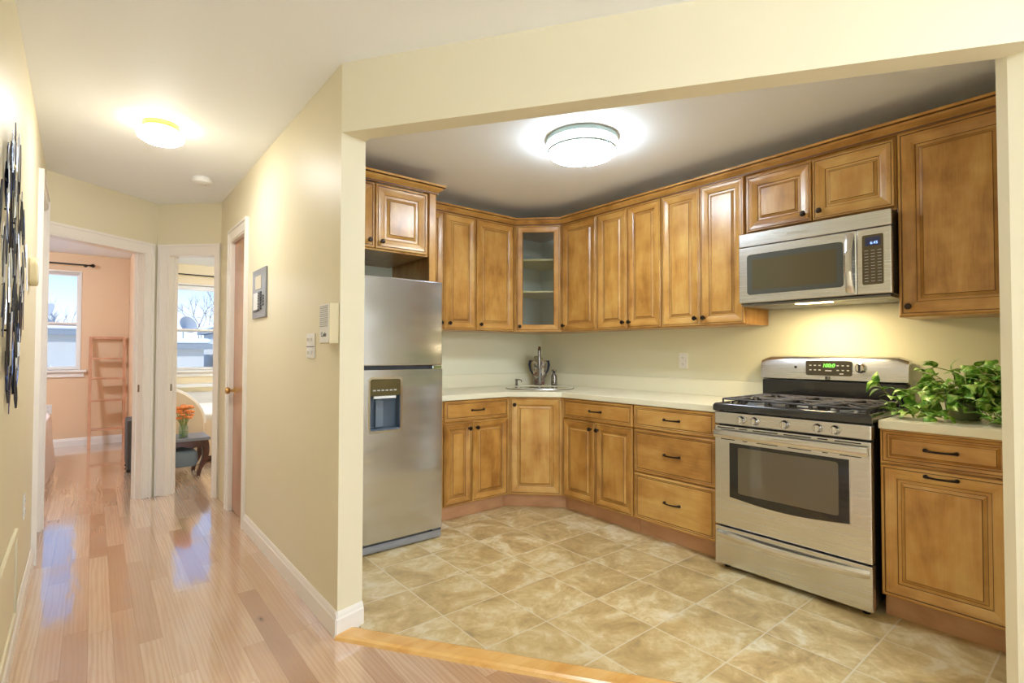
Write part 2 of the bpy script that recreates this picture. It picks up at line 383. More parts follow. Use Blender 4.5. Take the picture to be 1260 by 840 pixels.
# left wall with door opening y 4.10..4.72
def lw(ya, yb, z0, z1, mb): mb.prism([(LW(ya), ya), (LW(yb), yb), (LW(yb)-.12, yb), (LW(ya)-.12, ya)], z0, z1)
mb = MB(); lw(-3.6, 4.10, 0, ZC, mb); lw(4.10, 4.74, 2.19, ZC, mb); lw(4.74, y1+.02, 0, ZC, mb)
struct(mb.build('wall_left', M['wall']), 'cream hallway wall at left')
# hall right wall: closet opening y 4.00..4.47
mb = MB(); CO0, CO1, COZ = 4.00, 4.47, 2.075
mb.prism([(XH,YP0),(XP,2.235),(XP,CO0),(XH,CO0)], 0, ZC); mb.box(XH,XP,CO0,CO1,COZ,ZC); mb.box(XH,XP,CO1,5.02,0,ZC)
struct(mb.build('wall_right', M['wall']), 'cream wall between hallway and kitchen')
# header over the kitchen opening and the right pillar
mb = MB().prism([(XH,YP0), HD(2.56,0), HD(2.56,.095), (XP,2.19),(XP,2.235)], ZH, ZC)
struct(mb.build('wall_header', M['wall']), 'cream header beam over the kitchen opening')
mb = MB().prism([(2.281,.265),(2.281,.105),(2.36,-.05),(2.36,-3.6),(3.56,-3.6),(3.56,.295),(2.30,.295)], 0, ZC)
struct(mb.build('wall_near', M['wall']), 'cream pillar at right edge of kitchen opening')
# kitchen walls
struct(MB().box(XW,XW+.12,.2,YW+.12,0,ZC).build('wall_stove', M['wall_k']), 'cream kitchen wall behind the range')
struct(MB().box(XH+.02,XW+.12,YW,YW+.12,0,ZC).build('wall_back', M['wall_k']), 'kitchen wall behind sink and refrigerator')
# living room end wall with two windows (behind the camera)
mb = MB()
for xa, xb in ((-.3,0),(1.5,2.0),(3.5,3.6)): mb.box(xa,xb,-3.6,-3.5,0,ZC)
mb.box(0,1.5,-3.6,-3.5,0,.65); mb.box(0,1.5,-3.6,-3.5,2.25,ZC); mb.box(2,3.5,-3.6,-3.5,0,.65); mb.box(2,3.5,-3.6,-3.5,2.25,ZC)
struct(mb.build('wall_rear', M['wall']))
# --- end of hall: wall A (oblique, door to peach room), wall B (door to beige bedroom)
A0 = Vector((LW(y1), y1)); A1 = Vector((.415, 5.34)); B1 = Vector((XH, 4.93))
def wall_with_door(name, P, Q, s0, s1, zt, mat, th, other=None, label=None):
    d = (Q-P); L = d.length; d.normalize(); n = Vector((-d.y, d.x))
    if n.y < 0: n = -n
    def q(s, t): v = P + d*s + n*t; return (v.x, v.y)
    mb = MB()
    for sa, sb, za, zb in ((-.03, s0, 0, ZC), (s1, L+.0, 0, ZC), (s0, s1, zt, ZC)):
        if sb <= sa: continue
        mb.add([q(sa,0)+(za,), q(sb,0)+(za,), q(sb,th)+(za,), q(sa,th)+(za,), q(sa,0)+(zb,), q(sb,0)+(zb,), q(sb,th)+(zb,), q(sa,th)+(zb,)],
               [(3,2,1,0),(4,5,6,7),(1,2,6,5),(3,0,4,7),(0,1,5,4)], 0)
        mb.add([q(sa,th)+(za,), q(sb,th)+(za,), q(sb,th)+(zb,), q(sa,th)+(zb,)], [(3,2,1,0)], 1)
    o = mb.build(name, [mat, other or mat]); struct(o, label)
    return q
LA = (A1-A0).length; LB = (B1-A1).length
def frame_local(q, s0, s1, zt, th, name, label, wl=.085, wr=.085, strike=None):
    """door casing: side boards, head board, jamb lining, moulded profile"""
    mb = MB()
    def strip(sa, sb, za, zb, ta, tb):
        mb.add([q(sa,ta)+(za,), q(sb,ta)+(za,), q(sb,tb)+(za,), q(sa,tb)+(za,), q(sa,ta)+(zb,), q(sb,ta)+(zb,), q(sb,tb)+(zb,), q(sa,tb)+(zb,)],
               [(0,3,2,1),(4,5,6,7),(0,1,5,4),(1,2,6,5),(2,3,7,6),(3,0,4,7)])
    strip(s0-wl+.003, s0-.006, 0, zt+.006, -.016, .001); strip(s1+.006, s1+wr-.003, 0, zt+.006, -.016, .001); strip(s0-wl+.004, s1+wr-.004, zt+.0065, zt+.085, -.0163, .001)
    strip(s0-wl, s0-wl+.018, 0, zt+.071, -.024, .002); strip(s1+wr-.018, s1+wr, 0, zt+.071, -.024, .002); strip(s0-wl, s1+wr, zt+.0715, zt+.09, -.0243, .0023)
    strip(s0-.010, s0+.004, 0, zt-.0045, -.010, th+.01); strip(s1-.004, s1+.010, 0, zt-.0045, -.010, th+.01); strip(s0-.010, s1+.010, zt-.004, zt+.010, -.0103, th+.0103)
    strip(s0+.002, s0+.014, 0, zt-.005, .05, .07); strip(s1-.014, s1-.002, 0, zt-.005, .05, .07)
    o = struct(mb.build(name, M['trim'], weld=False), label)
    if strike:
        mb = MB(); sa, sb = (s1-.0055, s1-.002) if strike > 0 else (s0+.002, s0+.0055); ta, tb = .022, .040
        mb.add([q(a, t)+(z,) for z in (.885, .945) for a, t in ((sa,ta),(sb,ta),(sb,tb),(sa,tb))], [(0,3,2,1),(4,5,6,7),(0,1,5,4),(1,2,6,5),(2,3,7,6),(3,0,4,7)])
        mb.build('strike_plate', M['nickel'], o)
    return o
# door A: opening from near the left wall to just before the corner
sA0, sA1 = .0, .735
qA = wall_with_door('wall_end_left', A0, A1, sA0, sA1, 2.045, M['wall'], .085, M['orange'], 'cream end wall with doorway to the peach room')
frame_local(qA, sA0, sA1, 2.045, .085, 'trim_2', 'white casing of the doorway to the peach room', wl=.03, wr=.080, strike=1)
sB0, sB1 = .115, LB-.05
qB = wall_with_door('wall_end_right', A1, B1, sB0, sB1, 2.045, M['wall'], .085, M['tan'], 'cream end wall with doorway to the bedroom')
frame_local(qB, sB0, sB1, 2.045, .085, 'trim_3', 'white casing of the doorway to the beige bedroom', wl=.095, wr=.05, strike=-1)
# --- beyond: partition, window wall, side walls
XQ = .40
struct(MB().prism([(XQ-.03,YF),(XQ+.07,YF),(XQ+.075,5.47),(.45,5.43),(.40,5.43),(XQ-.03,5.46)],0,ZC).build('wall_partition', M['orange']), 'peach wall dividing the two bedrooms')
struct(MB().box(XQ+.07,XQ+.075,5.50,YF,0,ZC).build('wall_partition_face', M['tan']))
WZ0, WZ1 = .985, 2.245
def window_wall(name, x0, x1, wx0, wx1, mat, label, wz0=WZ0, wz1=WZ1):
    mb = MB(); mb.box(x0,wx0,YF,YF+.16,0,ZC); mb.box(wx1,x1,YF,YF+.16,0,ZC); mb.box(wx0,wx1,YF,YF+.16,0,wz0); mb.box(wx0,wx1,YF,YF+.16,wz1,ZC)
    struct(mb.build(name, mat), label)
WA0, WA1, WB0, WB1 = -.96, -.142, .70, 1.515
window_wall('wall_far_left', -3.0, XQ+.02, WA0, WA1, M['orange'], 'peach far wall with a window')
window_wall('wall_far_right', XQ+.02, 3.3, WB0, WB1, M['tan'], 'beige far wall with a window', .955, 2.19)
struct(MB().box(-3.0,-2.9,4.0,YF,0,ZC).build('wall_side_left', M['orange']))
struct(MB().box(-2.95,LW(4.8)-.12,4.6,4.72,0,ZC).build('wall_side_front', M['orange']))
struct(MB().box(3.2,3.3,4.9,YF,0,ZC).build('wall_side_right', M['tan']))
struct(MB().box(XH+.11,3.3,4.94,5.04,0,ZC).build('wall_bedroom_front', M['tan']))

def make_window(name, x0, x1, z0, z1, label, blind=False):
    root = bpy.data.objects.new(name, None); COL.objects.link(root); root.location = (x0, YF, z0); struct(root, label)
    w, h = x1-x0, z1-z0; t = .014
    mb = MB(); mb.box(0,t,.03,.14,0,h); mb.box(w-t,w,.03,.14,0,h); mb.box(t,w-t,.03,.14,h-t,h); mb.box(t,w-t,.03,.14,0,t*.6)
    mb.build('window_frame', M['trim'], root, bevel=.003)
    zm = h*.47
    for nm, za, zb, yy in (('lower_sash', t*.6, zm+.02, .06), ('upper_sash', zm-.02, h-t, .09)):
        mb = MB(); r = .022
        mb.box(t,t+r,yy,yy+.028,za,zb); mb.box(w-t-r,w-t,yy,yy+.028,za,zb); mb.box(t+r,w-t-r,yy,yy+.028,za,za+r+.01); mb.box(t+r,w-t-r,yy,yy+.028,zb-r,zb)
        sash = mb.build(nm, M['trim'], root, bevel=.002)
        MB().box(t+r,w-t-r,yy+.012,yy+.016,za+r+.01,zb-r).build('pane', M['pane'], sash)
    mb = MB(); mb.box(-.014,0,-.010,.03,0,h+.02); mb.box(w,w+.014,-.010,.03,0,h+.02); mb.box(-.014,w+.014,-.011,.03,h,h+.02)
    mb.build('window_casing', M['trim'], root, bevel=.003)
    mb = MB(); mb.box(-.075,w+.075,-.055,.06,-.03,0); mb.box(-.05,w+.05,-.02,.0,-.095,-.03)
    mb.build('window_sill', M['trim'], root, bevel=.004)
    if blind:
        MB().box(.02,w-.02,-.004,.028,h-.075,h-.012).build('raised_blind', M['white'], root, bevel=.004)
    return root
make_window('window_1', WA0, WA1, WZ0, WZ1, 'double hung window in the peach room')
make_window('window_2', WB0, WB1, .955, 2.19, 'double hung window in the beige bedroom with raised blind', True)
for i, xx in enumerate((0, 2)):
    root = bpy.data.objects.new('window_%d' % (i+3), None); COL.objects.link(root); root.location = (xx, -3.55, .65); struct(root)
    mb = MB(); mb.box(0,.05,-.03,.03,0,1.6); mb.box(1.45,1.5,-.03,.03,0,1.6); mb.box(.05,1.45,-.03,.03,1.55,1.6); mb.box(.05,1.45,-.03,.03,0,.05); mb.box(.05,1.45,-.02,.02,.78,.83)
    mb.build('window_frame', M['trim'], root)
# --- closet door in the hall's right wall (local x runs towards -world y, front faces -world x)
R90 = -pi/2
root = bpy.data.objects.new('door_1', None); COL.objects.link(root); root.location = (XH, CO1, 0); root.rotation_euler = (0,0,R90); struct(root, 'narrow wooden closet door in the hallway')
cw = CO1-CO0
MB().box(.006,cw-.006,.018,.055,.008,COZ-.006).build('door_slab', M['doorwood'], root, bevel=.002)
k = MB().lathe([(.026,0),(.026,.006),(.011,.008),(.010,.03),(.022,.036),(.027,.048),(.024,.060),(.012,.066),(0,.067)],20,(.055,.018,.925),'y').build('door_knob', M['brass'], root, smooth=True)
for z in (.25,1.80):
    MB().tube([(cw-.006,.012,z-.045),(cw-.006,.012,z+.045)],.006,8).box(cw-.03,cw-.008,.0165,.0185,z-.045,z+.045).build('hinge', M['brass'], root)
q = lambda s, t: (XH + t, CO1 - s)
frame_local(q, 0, cw, COZ, .124, 'trim_4', 'white casing around the narrow closet door', .07, .07)
# door in the left wall (seen edge on)
root = bpy.data.objects.new('door_2', None); COL.objects.link(root); root.location = (LW(4.10), 4.10, 0); root.rotation_euler = (0,0,pi/2+.0149); struct(root, 'white door in the left hallway wall')
MB().box(.006,.634,.03,.07,.01,2.184).build('door_slab', M['trim'], root, bevel=.002)
q = lambda s, t: (LW(4.10+s) - t, 4.10+s)
frame_local(q, 0, .64, 2.19, .124, 'trim_5', 'white casing of the door in the left wall', .09, .06)
# --- baseboards
def baseboard(name, P, Q, label, h=.105, t=.014, side=1):
    P, Q = Vector(P), Vector(Q); d = (Q-P).normalized(); n = Vector((-d.y, d.x))*side
    prof = [(0,0),(t,0),(t,h*.72),(t*.75,h*.78),(t*.55,h*.9),(t*.25,h),(0,h)]
    rings = [[(v.x+n.x*a, v.y+n.y*a, b) for a, b in prof] for v in (P, Q)]
    return struct(MB().loft(rings).build(name, M['trim']), label)
baseboard('baseboard_left', (LW(-3.5),-3.5), (LW(4.0),4.0), 'white baseboard on the left wall', side=-1)
baseboard('baseboard_right', (XH,YP0-.012), (XH,CO0-.07), 'white baseboard of the hallway wall')
baseboard('baseboard_post', (XP,2.235), (XH-.012,YP0-.003), 'white baseboard on the end of the hallway wall', side=1)
baseboard('baseboard_far', (-2.9,YF), (XQ-.03,YF), 'white baseboard in the peach room', side=-1)
baseboard('baseboard_partition', (XQ-.03,YF), (XQ-.03,5.6), 'white baseboard on the partition', side=-1)
baseboard('baseboard_bedroom', (XQ+.08,YF), (3.2,YF), 'white baseboard in the beige bedroom', side=-1)

# ------------------------------------------------------------------ cabinetry
WD = [M['wz'], M['wx'], M['glaze']]; WDH = [M['wx'], M['wx'], M['glaze']]
def prof_raised(fr=.055, k=1.0):
    return [(0,.020,None),(0,.003,None),(.003,0,None),(.009*k,0,None),(.0105*k,.0022,2),(.0125*k,.0022,2),(.0145*k,.0004,None),
            (fr*.5,.0020,None),(fr*.9,.0075,None),(fr,.0105,None),(fr+.0025,.0135,2),(fr+.012*k,.0140,None),(fr+.0135*k,.0138,2),(fr+.024*k,.0055,None),(fr+.0262*k,.0030,2),(fr+.029*k,.0030,None)]
def prof_slab(k=1.0):
    return [(0,.020,None),(0,.004,None),(.004,0,None),(.013*k,0,None),(.0145*k,.002,2),(.0165*k,.002,2),(.022*k,.0035,None),(.026*k,.0035,2),(.030*k,.0012,None)]
def knob(parent, x, z, name='knob'):
    return MB().lathe([(.008,0),(.007,.006),(.005,.010),(.006,.016),(.0135,.019),(.0155,.024),(.013,.029),(.006,.031),(0,.031)],16,(x,0,z),'y').build(name, M['bronze'], parent, smooth=True)
def pull(parent, x, z, L=.11):
    pts = []; n = 12
    for i in range(n+1):
        a = i/n; pts.append((x-L/2+L*a, -.007-.021*sin(pi*a)**.7, z))
    r = [.0048 + .0022*(abs(2*i/n-1))**4 for i in range(n+1)]
    mb = MB().tube(pts, r, 8)
    for sx in (-1,1): mb.lathe([(.009,0),(.009,.004),(.006,.012),(0,.013)],12,(x+sx*L/2*.96,0,z),'y')
    return mb.build('pull_handle', M['bronze'], parent, smooth=True)
def cab_door(parent, x0, x1, z0, z1, kx=None, kz=None, fr=.055, k=1.0, label=None):
    d = MB().panel(x0, x1, z0, z1, prof_raised(fr, k)).build('door', WD, parent)
    if kx is not None: knob(d, kx, kz)
    return d
def cab_drawer(parent, x0, x1, z0, z1, k=1.0, pz=None, raised=False):
    d = MB().panel(x0, x1, z0, z1, prof_raised(.022,.8) if raised else prof_slab(k)).build('drawer', WDH, parent)
    pull(d, (x0+x1)/2, pz if pz is not None else (z0+z1)/2)
    return d
ZU = 1.399; ZT = 2.325
def wall_cab(label, loc, rz, w, z0, depth, doors, dz0, dz1, hole=False, cat='cabinet', k=1.0, fr=.055):
    t = thing('wall_cabinet', label, cat, (loc[0], loc[1], z0), rz, 'maple wall cabinets')
    MB().box(0, w, .0205, depth, 0, ZT-z0).build('cabinet_body', M['wz'], t, bevel=.0015)
    for (a, b, kx) in doors: cab_door(t, a, b, dz0-z0, dz1-z0, kx, dz0-z0+.045, fr, k)
    return t
DU = .32
g = .004
# stove wall, from the corner towards the viewer. local x = distance towards -y
def SW(y): return (XU, y)
wall_cab('maple wall cabinet with one narrow door, right of the glass corner cabinet', SW(3.151), R90, .391, ZU, DU, [(.003,.388,.03)], 1.405, 2.318)
wall_cab('two-door maple wall cabinet third along from the corner over the outlet', SW(2.757), R90, .602, ZU, DU, [(.003,.298,.27),(.303,.598,.33)], 1.405, 2.318)
wall_cab('two-door maple wall cabinet directly left of the microwave', SW(2.152), R90, .600, ZU, DU, [(.003,.298,.268),(.303,.597,.332)], 1.405, 2.318)
wall_cab('short two-door maple wall cabinet above the microwave', SW(1.549), R90, .775, 1.945, DU, [(.016,.383,.345),(.390,.768,.428)], 1.962, 2.300, fr=.062)
wall_cab('large single-door maple wall cabinet above the pothos plant', SW(.771), R90, .465, ZU, DU, [(.006,.455,.045)], 1.405, 2.318, fr=.068, k=1.2)
# back wall
wall_cab('two-door maple wall cabinet beside the refrigerator', (1.860,YU), 0, .561, ZU, DU, [(.003,.256,.225),(.260,.557,.30)], 1.405, 2.318)
wall_cab('single-door maple wall cabinet left of the glass corner cabinet', (2.424,YU), 0, .400, ZU, DU, [(.003,.396,.036)], 1.405, 2.318)
t = wall_cab('deep two-door maple cabinet above the refrigerator', (.975,YB), 0, .830, 1.885, YW-YB-.004, [(.03,.427,.39),(.434,.812,.475)], 1.897, 2.320, fr=.064, k=1.45)
# refrigerator end panel
t = MB().box(1.806,1.856,YB+.0005,YB+.02,0,2.345).box(1.832,1.856,YB+.02,YW-.003,0,2.345).build('end_panel', M['wz'], bevel=.0015)
tag(t, 'tall maple end panel standing between refrigerator and cabinets', 'panel')
# glass corner cabinet (pentagon), diagonal face rotated
c0 = Vector((2.829, YU)); c1 = Vector((XU, 3.151)); dl = (c1-c0).length
t = thing('wall_cabinet', 'corner maple wall cabinet with a glass door and shelves', 'cabinet', (c0.x, c0.y, ZU), -pi/4, 'maple wall cabinets')
def L2(x, y):     # world xy -> local of the -45 deg frame at c0
    v = Vector((x, y)) - c0; a = pi/4; return (v.x*cos(a)-v.y*sin(a), v.x*sin(a)+v.y*cos(a))
pent = [L2(2.829,YU+.003), L2(2.829,YW-.003), L2(XW-.003,YW-.003), L2(XW-.003,3.154), L2(XU+.003,3.154)]
mb = MB()
H = ZT-ZU
inner = [(p[0]*.9+.02, p[1]*.93+.012) for p in pent]
mb.prism(pent, 0, .02); mb.prism(pent, H-.02, H)
for i in range(4):
    a, b = Vector(pent[i]), Vector(pent[i+1]); d = (b-a).normalized(); n = Vector((d.y, -d.x))
    mb.prism([tuple(a), tuple(b), tuple(b+n*.016), tuple(a+n*.016)], .02, H-.02)
mb.box(.003,.055,.0205,.032,.02,H-.02); mb.box(dl-.055,dl-.003,.0205,.032,.02,H-.02)
mb.build('cabinet_body', M['wz'], t)
pale = plain('pale_cabinet_lining', lin(214,218,214), .5)
mb = MB()
for i in range(4):
    a, b = Vector(pent[i]), Vector(pent[i+1]); d = (b-a).normalized(); n = Vector((d.y, -d.x))
    mb.prism([tuple(a+n*.017), tuple(b+n*.017), tuple(b+n*.020), tuple(a+n*.020)], .021, H-.021)
mb.build('inner_lining', pale, t)
for z in (.345,.625):
    MB().prism([(.03,.06),(dl-.03,.06),(pent[3][0]-.03,pent[3][1]+.01),(pent[2][0],pent[2][1]-.03),(pent[1][0]+.03,pent[1][1]+.0)], z, z+.014).build('shelf', plain('shelf_melamine', lin(226,206,150), .5), t)
dm = MB().panel(.012, dl-.012, .006, H-.008, [(0,.020,None),(0,.003,None),(.003,0,None),(.009,0,None),(.0105,.002,2),(.0125,.002,2),(.0145,.0004,None),(.048,.003,None),(.055,.008,None),(.057,.010,2),(.057,.020,None)], hole=True)
w0, w1, z0, z1 = .012, dl-.012, .006, H-.008
dm.panel(w0, w1, z0, z1, [(0,.020,None),(.057,.020,None)], hole=True)
d = dm.build('door', WD, t); knob(d, .045, .045)
MB().box(.069,dl-.069,.013,.016,.063,H-.065).build('glass_pane', M['cabglass'], d)
# crown moulding: profile swept along polyline (outer side towards room)
def crown(path, z, label, hgt=.075, out=.048):
    prof = [(0,0),(.012,.002),(.013,.012),(.009,.015),(.014,.022),(.024,.030),(.034,.040),(.038,.050),(.036,.054),(out,.058),(out,hgt),(0,hgt)]
    prof = [(a, b*hgt/.075 if b < hgt else b) for a, b in prof]
    P = [Vector(p) for p in path]; rings = []
    for i, p in enumerate(P):
        d1 = (P[i]-P[i-1]).normalized() if i else (P[1]-P[0]).normalized()
        d2 = (P[i+1]-P[i]).normalized() if i < len(P)-1 else d1
        n1 = Vector((d1.y,-d1.x)); n2 = Vector((d2.y,-d2.x)); n = (n1+n2).normalized(); n = n/max(.3, n.dot(n1))
        rings.append([(p.x+n.x*a, p.y+n.y*a, z+b) for a, b in prof])
    mb = MB(); n = len(prof)
    for i in range(len(P)-1):
        d = P[i+1]-P[i]; mi = 0 if abs(d.x) > abs(d.y)*.8 else 1
        for k in range(n):
            mb.add([rings[i][k], rings[i+1][k], rings[i+1][(k+1)%n], rings[i][(k+1)%n]], [(0,1,2,3)], 2 if k in (1, 2, 8) else mi)
    mb.add(rings[0], [tuple(range(n))]); mb.add(rings[-1], [tuple(range(n))])
    o = mb.build('crown_molding', [M['wx'], M['wy'], M['glaze']])
    return tag(o, label, 'molding', 'crown moldings on the wall cabinets')
crown([(1.859,YU+.004),(2.827,YU+.004),(XU+.004,3.149),(XU+.004,.306)], 2.3155, 'maple crown molding running over the corner and range wall cabinets', .062)
crown([(.975,YB-.0005),(1.8575,YB-.0005),(1.8575,YU-.05)], 2.327, 'maple crown molding on the cabinet above the refrigerator', .062, .052)

# base cabinets
ZK = .115
def base_cab(label, loc, rz, w, build, depth=.615, k0=0, k1=0):
    t = thing('base_cabinet', label, 'cabinet', (loc[0], loc[1], 0), rz, 'maple base cabinets')
    MB().box(0, w, .0205, depth, ZK, .872).build('cabinet_body', M['wz'], t, bevel=.0015)
    MB().box(-k0, w+k1, .076, .094, .008, ZK).build('toe_kick', M['kick'], t)
    build(t); return t
def b1(t):
    cab_drawer(t, .075, .652, .722, .868)
    cab_door(t, .075, .343-.03, .125, .712, .285, .665, .05); cab_door(t, .319, .652, .125, .712, .352, .665, .05)
base_cab('maple base cabinet with one drawer over two doors, beside the refrigerator', (1.860,YB), 0, .660, b1)
def b2(t):
    cab_drawer(t, .012, .67, .722, .868)
    cab_door(t, .012, .330, .125, .712, .300, .665, .05); cab_door(t, .337, .67, .125, .712, .367, .665, .05)
base_cab('maple base cabinet with one drawer over two doors, right of the corner', (XB,2.842), R90, .678, b2)
def b3(t):
    cab_drawer(t, .003, .582, .722, .870); cab_drawer(t, .003, .582, .435, .712); cab_drawer(t, .003, .582, .125, .425)
base_cab('maple base cabinet with three stacked drawers, left of the range', (XB,2.162), R90, .588, b3)
def b4(t):
    cab_drawer(t, .006, .440, .722, .874, raised=True)
    d = cab_door(t, .006, .440, .125, .712, None, None, .058, 1.2); pull(d, .223, .685)
base_cab('maple base cabinet with one drawer and one pull-out door, right of the range', (XB,.776), R90, .446, b4)
# corner base
k0 = Vector((2.522, YB)); k1 = Vector((XB, 2.845)); kl = (k1-k0).length
t = thing('base_cabinet', 'diagonal maple corner base cabinet with one tall door, under the sink', 'cabinet', (k0.x, k0.y, 0), -pi/4, 'maple base cabinets')
def K2(x, y):
    v = Vector((x, y)) - k0; a = pi/4; return (v.x*cos(a)-v.y*sin(a), v.x*sin(a)+v.y*cos(a))
MB().prism([K2(2.5225,YB+.021), K2(2.5225,YB+.61), K2(XW-.005,YW-.005), K2(XB+.61,2.8445), K2(XB+.021,2.8445)][::1], ZK, .872).build('cabinet_body', M['wz'], t)
cab_door(t, .006, kl-.006, .125, .868, .045, .815, .058)
MB().prism([K2(*p) for p in ((2.5225,3.207),(2.553,3.207),(2.885,2.875),(2.885,2.8445),(2.900,2.8445),(2.900,2.882),(2.560,3.222),(2.5225,3.222))], .008, ZK).build('toe_kick', M['kick'], t)

# counters
ct = thing('countertop', 'cream stone countertop wrapping the sink corner', 'countertop', (XB, YB, .874))
def T(x, y): return (x-XB, y-YB)
poly = [T(1.86,YB-.006), T(2.512,YB-.006), T(XB-.006,2.833), T(XB-.006,1.570), T(XW-.002,1.570), T(XW-.002,YW-.002), T(1.86,YW-.002)]
# sink cut-out is modelled as a bowl sitting in the slab
SC = Vector((2.965, 3.265)); 
def D(u, v):        # u along the diagonal face (towards stove wall), v away from the viewer
    a = SC + Vector((u*cos(pi/4)+v*cos(pi/4), -u*sin(pi/4)+v*sin(pi/4))); return (a.x, a.y)
MB().prism(poly, 0, .040).build('slab', M['counter'], ct, bevel=.004)
mb = MB(); mb.box(T(1.86,0)[0], T(XW-.018,0)[0], T(0,YW-.020)[1], T(0,YW-.002)[1], .040, .153)
mb.box(T(XW-.020,0)[0], T(XW-.002,0)[0], T(0,1.570)[1], T(0,YW-.002)[1], .040, .153)
mb.build('backsplash', M['counter'], ct, bevel=.003)
c2 = thing('countertop', 'short cream stone countertop under the pothos plant', 'countertop', (XB, .3, .874))
MB().box(-.006, XW-.002-XB, .0, .476, 0, .040).build('slab', M['counter'], c2, bevel=.004)
MB().box(XW-.020-XB, XW-.002-XB, .0, .476, .040, .153).build('backsplash', M['counter'], c2, bevel=.003)

# sink: D-shaped stainless rim with bowl
sk = thing('sink', 'round-ended stainless sink with thin raised rim set in the corner counter', 'sink', (SC.x, SC.y, .914), -pi/4)
def oval(a, b, z, n=40, p=2.8, cx=0, cy=0):
    r = []
    for i in range(n):
        q_ = 2*pi*i/n; c_, s_ = cos(q_), sin(q_)
        r.append((cx+a*abs(c_)**(2/p)*(1 if c_ > 0 else -1), cy+b*abs(s_)**(2/p)*(1 if s_ > 0 else -1), z))
    return r
rim = [oval(.285,.215,.0005), oval(.285,.215,.008), oval(.278,.208,.011), oval(.262,.192,.011), oval(.256,.186,.006), oval(.25,.18,.0045)]
mb = MB().loft(rim, cap=False); mb.add(rim[-1], [tuple(range(40))], 1)
mb.build('sink_rim', [M['counter'], M['steelb']], sk, smooth=True)
ring = MB(); ring.tube([(x,y,.004) for x,y,_ in oval(.288,.218,0)]+[(oval(.288,.218,0)[0][0],0,.004)], .0045, 6).build('steel_edge', M['nickel'], sk, smooth=True)
MB().lathe([(.04,.0055),(.04,.008),(.028,.0085),(0,.0085)],20,(0,0,0)).build('drain', M['nickel'], sk, smooth=True)

# faucet
fx, fy = 3.155, 3.475
fa = thing('faucet', 'brushed nickel gooseneck faucet behind the sink', 'faucet', (fx, fy, .9145), -pi/4)
MB().lathe([(.028,0),(.028,.006),(.022,.012),(.016,.02),(.0145,.05),(.0145,.20)],20).build('faucet_body', M['nickel'], fa, smooth=True)
pts = [(0,0,.19)] + [(0,-.055+.055*cos(a), .295+.055*sin(a)) for a in [pi*i/12 for i in range(13)]] + [(0,-.11,.27)]
MB().tube(pts, .0125, 12).build('spout', M['nickel'], fa, smooth=True)
MB().lathe([(.013,.0),(.017,-.02),(.020,-.09),(.018,-.11),(.0,-.112)],16,(0,-.11,.275)).build('spray_head', M['nickel'], fa, smooth=True)
MB().tube([(.014,0,.06),(.035,0,.07),(.06,0,.105)],[.009,.008,.006],8).build('lever', M['nickel'], fa, smooth=True)
# soap pump (short, left) and bottle (right)
sp = thing('soap_pump', 'small built-in soap pump with a hooked spout, left of the faucet', 'soap dispenser', (2.985, 3.60, .9145), -pi/4)
MB().lathe([(.020,0),(.020,.006),(.011,.012),(.011,.05),(.014,.055),(.014,.065),(0,.067)],16).build('pump_body', M['nickel'], sp, smooth=True)
MB().tube([(0,0,.058),(.03,-.01,.060),(.045,-.015,.052),(.048,-.016,.038)],.005,8).build('spout', M['nickel'], sp, smooth=True)
bt = thing('soap_bottle', 'slim metal soap bottle with a round stopper, right of the faucet', 'soap dispenser', (3.235, 3.370, .9145), 0)
MB().lathe([(.026,0),(.028,.004),(.028,.085),(.024,.10),(.014,.112),(.012,.122)],20).build('bottle', M['nickel'], bt, smooth=True)
MB().lathe([(.012,.122),(.016,.125),(.007,.131),(.024,.140),(.024,.147),(.010,.155),(0,.156)],20).build('stopper', M['nickel'], bt, smooth=True)
# decorative vase with two dark handles
def vasemat():
    m = NT('mottled_floral_glaze'); tcn = m.n('TexCoord'); v = m.n('TexVoronoi', {'Vector': tcn.outputs['Object'], 'Scale': 42.0})
    s_ = m.n('SeparateColor', {0: v.outputs['Color']})
    c = m.ramp(s_.outputs[0], [(0,lin(150,130,104)),(.3,lin(206,196,174)),(.55,lin(120,104,92)),(.72,lin(196,184,160)),(.88,lin(128,58,66)),(.94,lin(84,88,110)),(1,lin(210,204,188))], 'CONSTANT')
    m.P(Base_Color=c, Roughness=.3); return m.mat
vs = thing('vase', 'mottled flower-patterned vase with two dark side handles, behind the faucet', 'vase', (3.275, 3.615, .9145), -pi/4)
MB().lathe([(.050,0),(.054,.01),(.050,.03),(.058,.08),(.062,.15),(.066,.20),(.072,.225),(.068,.228),(.058,.20),(0,.19)],28).build('vase_body', vasemat(), vs, smooth=True)
for sx in (-1,1):
    MB().tube([(sx*.060,0,.10),(sx*.082,0,.14),(sx*.092,0,.19),(sx*.086,0,.225),(sx*.062,0,.222)],[.006,.009,.012,.011,.007],8).build('handle', M['vasep'], vs, smooth=True)
mb = MB()
for i in range(9):
    a = random.uniform(0, 6.28); r = random.uniform(.01,.05); mb.tube([(r*cos(a)*.4, r*sin(a)*.4, .18),(r*cos(a), r*sin(a), .25+random.uniform(-.01,.035))],.003,5)
    mb.lathe([(0,-.012),(.012,-.005),(.014,.004),(0,.012)],6,(r*cos(a), r*sin(a), .255+random.uniform(-.01,.03)))
mb.build('dried_flowers', plain('dried_flower', lin(170,160,120), .8), vs)

